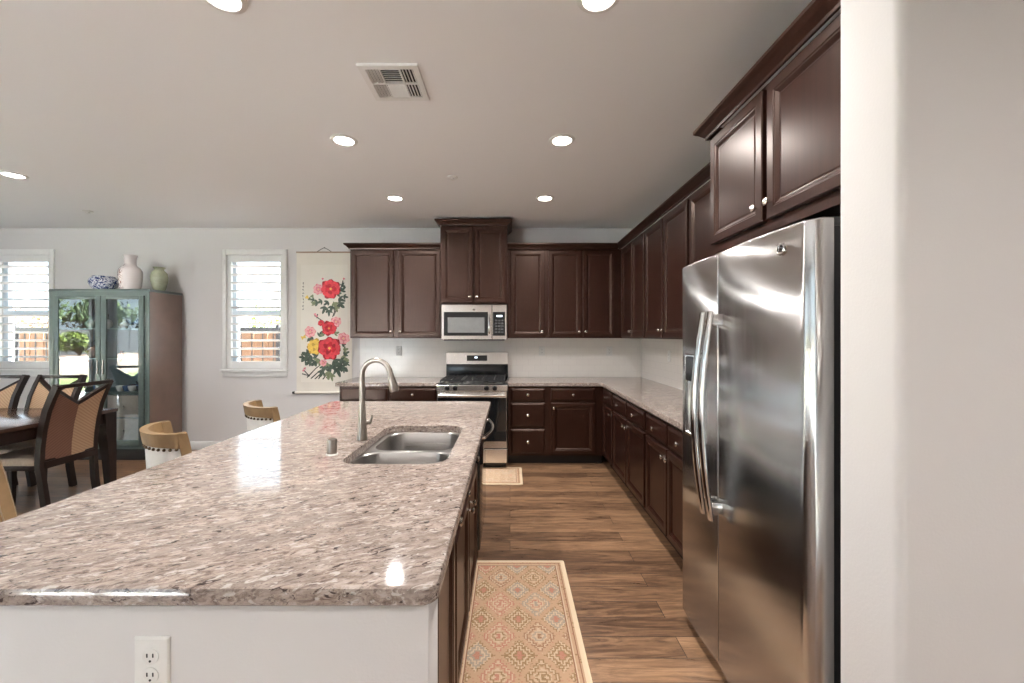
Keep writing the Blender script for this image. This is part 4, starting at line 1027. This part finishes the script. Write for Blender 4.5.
# ------------------------------------------------------------------ bar stools
M_OAK = plain('honey_oak', (.225, .138, .064), .45, var=.18, scale=12)
M_LEATH = plain('white_leather', (.72, .70, .67), .45, var=.03)
def stool():
    t = thing('bar_stool', 'x', 'stool', group='bar stools along the island')
    hw, dp = .190, .10
    def arc(u, ex=0.0):                                       # u 0..1 around the back
        a = PI + PI*u; return Vector(((hw+ex)*math.cos(a), .03+(dp+ex)*math.sin(a)))
    N = 28
    def band(z0, z1, e0, e1, flare, mat, name, parent, taper=None):
        mb = MB(); rings = []
        for i in range(N+1):
            u = i/N; k = 1.0 if taper is None else taper(u)
            row = []
            for z, e in ((z0, e0), (z1, e0+flare), (z1, e1+flare), (z0, e1)):
                zz = z1 - (z1-z)*k if z == z0 else z
                p = arc(u, e); row.append((p.x, p.y, zz))
            rings.append(row)
        mb.loft(rings, 0, False); return mb.build(name, mat, parent)
    band(.89, .955, .0, .034, .010, M_OAK, 'back_rail', t, lambda u: 1.0+.25*abs(2*u-1)**4)
    for sx in (-1, 1):
        mb = MB(); rings = []
        for z, y, q in ((.955, .0, .034), (.90, .004, .042), (.66, .045, .042), (.555, .06, .04)):
            xa, xb = sorted((sx*(hw-.004), sx*(hw+.038))); rings.append([(xa, y, z), (xb, y, z), (xb, y+q, z), (xa, y+q, z)])
        mb.loft(rings, 0, False); mb.build('arm_post', M_OAK, t)
    sh = band(.63, .892, -.012, .012, .012, M_LEATH, 'back_shell', t)
    mb = MB()
    for i in range(17):
        p = arc((i+.5)/17, .026); mb.sphere((p.x, p.y, .876), .008, 8)
    mb.build('nailheads', plain('dark_bronze', (.08, .05, .03), .3, 1.0), sh)
    mb = MB(); rings = [[(x, y, z) for x, y in rrect(-.198+i, .198-i, -.03+i, .36-i, .08, 6)] for i, z in ((.004, .595), (0, .605), (0, .65), (.014, .668), (.06, .675))]; mb.loft(rings, 0, True); mb.build('seat_cushion', M_LEATH, t)
    mb = MB(); rings = [[(x, y, z) for x, y in rrect(-.195, .195, -.03, .35, .075, 6)] for z in (.555, .595)]; mb.loft(rings, 0, False); mb.build('seat_frame', M_OAK, t)
    for sx in (-1, 1):
        for sy in (-1, 1):
            mb = MB(); rings = []
            for z, k, q in ((0, 1.12, .014), (.555, .86, .021)):
                cx, cy = sx*.185*k, .165+sy*.165*k; rings.append([(cx-q, cy-q, z), (cx+q, cy-q, z), (cx+q, cy+q, z), (cx-q, cy+q, z)])
            mb.loft(rings, 0, False); mb.build('leg', M_OAK, t)
    mb = MB(); k = 1.035; x, y0, y1 = .185*k, .165-.165*k, .165+.165*k
    for p, q in (((-x, y0), (x, y0)), ((-x, y1), (x, y1)), ((-x, y0), (-x, y1)), ((x, y0), (x, y1))): mb.tube([(*p, .19), (*q, .19)], .011, 8)
    mb.build('footrest', M_OAK, t)
    return t
st = stool(); place(st, (-1.775, 2.135, 0), math.radians(-41.5)); st['label'] = 'honey wood and white leather bar stool in front of the china cabinet'
dup(st, (-1.735, 2.88, 0), math.radians(-46), 'honey wood and white leather bar stool farthest along the island, under the window')
dup(st, (-1.80, 1.395, 0), math.radians(-41), 'bar stool cut by the photo edge, nearest the camera')

# ------------------------------------------------------------------ garden beyond the windows
M_GRASS = plain('lawn_green', (.10, .14, .045), .9, var=.3, scale=30)
M_CONC = plain('patio_concrete', (.62, .62, .635), .9)
mb = MB(); mb.box(-40, 20, -25, 40, -.30, -.13); struct(mb.build('ground', M_CONC))
mb = MB(); mb.box(-15.39, -12.2, -18, 5.4, -.13, -.05); tag(mb.build('lawn', M_GRASS), 'sunny green lawn beyond the glass doors', 'lawn')['kind'] = 'stuff'
M_CED = plain('cedar_board', (.16, .085, .045), .8, var=.25, scale=5)
fn = thing('wooden_fence', 'tan cedar board fence outside the shuttered windows', 'fence', (-6, 8.9, -.13))
mb = MB()
for i in range(90): mb.box(-7+i*.152, -7+i*.152+.146, -.01+.012*(i % 2), .012+.012*(i % 2), 0, 1.72+.0*(i % 2))
mb.build('boards', M_CED, fn)
mb = MB(); mb.box(-7, 6.7, .03, .08, .3, .39); mb.box(-7, 6.7, .03, .08, 1.4, 1.49); mb.build('rail', M_CED, fn)
rl = thing('metal_railing', 'black metal railing in front of the cedar fence', 'railing', (-6, 7.2, -.0995))
mb = MB(); mb.box(-5, 5.7, -.02, .02, 1.60, 1.68); mb.box(-5, 5.7, -.015, .015, .12, .16); mb.build('rail', M_BLKM, rl)
mb = MB()
for i in range(56):
    x = -5+i*.19; mb.box(x, x+.014, -.007, .007, .16, 1.60)
mb.build('pickets', M_BLKM, rl)
mb = MB()
for x in (-5, -2.7, -.4, 1.9, 4.2, 5.66): mb.box(x, x+.05, -.025, .025, 0, 1.74)
mb.build('post', M_BLKM, rl)
def bush(name, label, cat, loc, sx, sy, sz, mat, n, seed, trunk=0.0, leaf=.05):
    r = random.Random(seed); t = thing(name, label, cat, loc); mb = MB()
    for _ in range(n):
        while True:
            p = Vector((r.uniform(-1,1), r.uniform(-1,1), r.uniform(-1,1)))
            if .35 < p.length < 1: break
        bmp = 1+.18*math.sin(5*p.x+seed)*math.cos(4*p.y)
        c = Vector((p.x*sx*bmp, p.y*sy*bmp, trunk+sz*1.4+p.z*sz*bmp))
        R = Matrix.Rotation(r.uniform(0, 6.3), 4, 'Z') @ Matrix.Rotation(r.uniform(-1.2, 1.2), 4, 'X'); L = leaf*r.uniform(.7, 1.4); c.z = max(c.z, L+.02)
        q = [Vector((-L*.35, 0, 0)), Vector((0, -L*.1, L*.02)), Vector((L*.35, 0, 0)), Vector((L*.2, L*.6, L*.05)), Vector((0, L, 0)), Vector((-L*.2, L*.6, L*.05))]
        mb.add([c + (R @ v) for v in q], [(0,1,2,3,4,5)])
    mb.build('foliage', mat, t, fix=False)
    mb = MB(); mb.tube([(0,0,.003), (0,0,.02), (.03,.02,trunk*.6+.1), (0,0,trunk+sz)], [.05, .05, .04, .02], 8)
    for k in range(5):
        a = k*1.3+seed; mb.tube([(0,0,trunk+sz*.3), (math.cos(a)*sx*.5, math.sin(a)*sy*.5, trunk+sz*1.1)], [.03, .008], 6)
    mb.build('trunk', plain('bark', (.12, .08, .055), .9), t)
    return t
M_LIME = plain('lime_leaf', (.085, .12, .014), .6, var=.3, scale=8); M_DKLF = plain('dark_leaf', (.05, .085, .025), .6, var=.4, scale=6); M_RUST = plain('rust_leaf', (.10, .050, .012), .6, var=.3, scale=6)  # lime, dark green and rust are the leaves' own colours
bush('leafy_tree', 'lime green tree over the fence outside the window beside the scroll', 'tree', (-5.85, 9.9, -.13), .62, .6, .52, M_LIME, 1700, 3, 1.05, .06)
bush('leafy_tree', 'rust leaved tree over the fence outside the window at the photo edge', 'tree', (-11.7, 9.9, -.13), .9, .8, .45, M_RUST, 1700, 9, 1.1, .07)
mb = MB(); mb.box(-15.2, 4, 5.6, 8.6, -.13, -.10); tag(mb.build('added_dark_ground', plain('bounce_cutting_ground', (.06, .042, .032), .95)), 'strip of dark ground added between house and railing to cut bounce light', 'mulch')['kind'] = 'stuff'  # unseen dark strip, added to cut light bouncing onto louvers and fence
bush('leafy_tree', 'dark green tree over the fence past the far window', 'tree', (-14.8, 10.4, -.13), 1.4, .8, 1.0, M_DKLF, 1700, 17, .6, .12)
# left side garden (reflected in glass)
def m_stone():
    t = NT('stacked_stone'); b_ = t.n('ShaderNodeTexBrick'); x, y, z = t.sep(t.obj()); t.put(b_.inputs['Vector'], t.comb(t.math('ADD', x, y), z))
    b_.inputs['Color1'].default_value = (.40,.33,.28,1); b_.inputs['Color2'].default_value = (.26,.21,.19,1); b_.inputs['Mortar'].default_value = (.15,.13,.11,1)
    b_.inputs['Scale'].default_value = 1; b_.inputs['Brick Width'].default_value = .42; b_.inputs['Row Height'].default_value = .16; b_.inputs['Mortar Size'].default_value = .008
    return t.set(b_.outputs['Color'], .9)
mb = MB(); mb.box(-15.8, -15.4, -18, 7, -.13, .70, 0, .02); tag(mb.build('stone_wall', m_stone()), 'low stacked stone retaining wall beyond the lawn', 'wall')
mb = MB(); mb.box(-24, -15.81, -18, 7, -.13, .62); tag(mb.build('planting_bed', plain('mulch', (.10, .07, .05), .95)), 'raised bed of soil behind the stone wall', 'planting bed')['kind'] = 'stuff'
fg = thing('garden_fence', 'grey board fence behind the raised bed', 'fence', (-18.6, 0, .62))
mb = MB()
for i in range(88): mb.box(-.012+.01*(i % 2), .012+.01*(i % 2), -18+i*.28, -18+i*.28+.272, 0, 1.10)
mb.build('boards', plain('weathered_grey_board', (.05, .055, .06), .85), fg)
mb = MB(); mb.box(-.08, -.02, -18, 6.6, .85, .94); mb.build('rail', plain('weathered_grey_rail', (.05, .055, .06), .85), fg)
for (x, y, q, sd, lab) in ((-16.7, -6.6, .75, 11, 'rounded shrub at the middle of the raised bed'), (-16.8, -11.2, .7, 12, 'rounded shrub at the far end of the raised bed'), (-16.6, -3.6, .7, 13, 'rounded shrub in the raised bed opposite the glass door'), (-16.8, .6, .6, 14, 'small rounded shrub near the fence corner')):
    bush('rounded_shrub', lab, 'shrub', (x, y, .62), q, q, q*.55, M_LIME, 1100, sd, 0, .10)
for (x, y, q, sd, lab) in ((-21.6, -12.4, 1.5, 21, 'tree over the grey fence near its end'), (-21.4, -8.3, 1.6, 22, 'tree over the grey fence at its middle'), (-21.5, -3.9, 1.5, 23, 'tree over the grey fence near the house corner')):
    bush('shade_tree', lab, 'tree', (x, y, .62), q, q, q*.65, M_DKLF, 1600, sd, .5, .18)
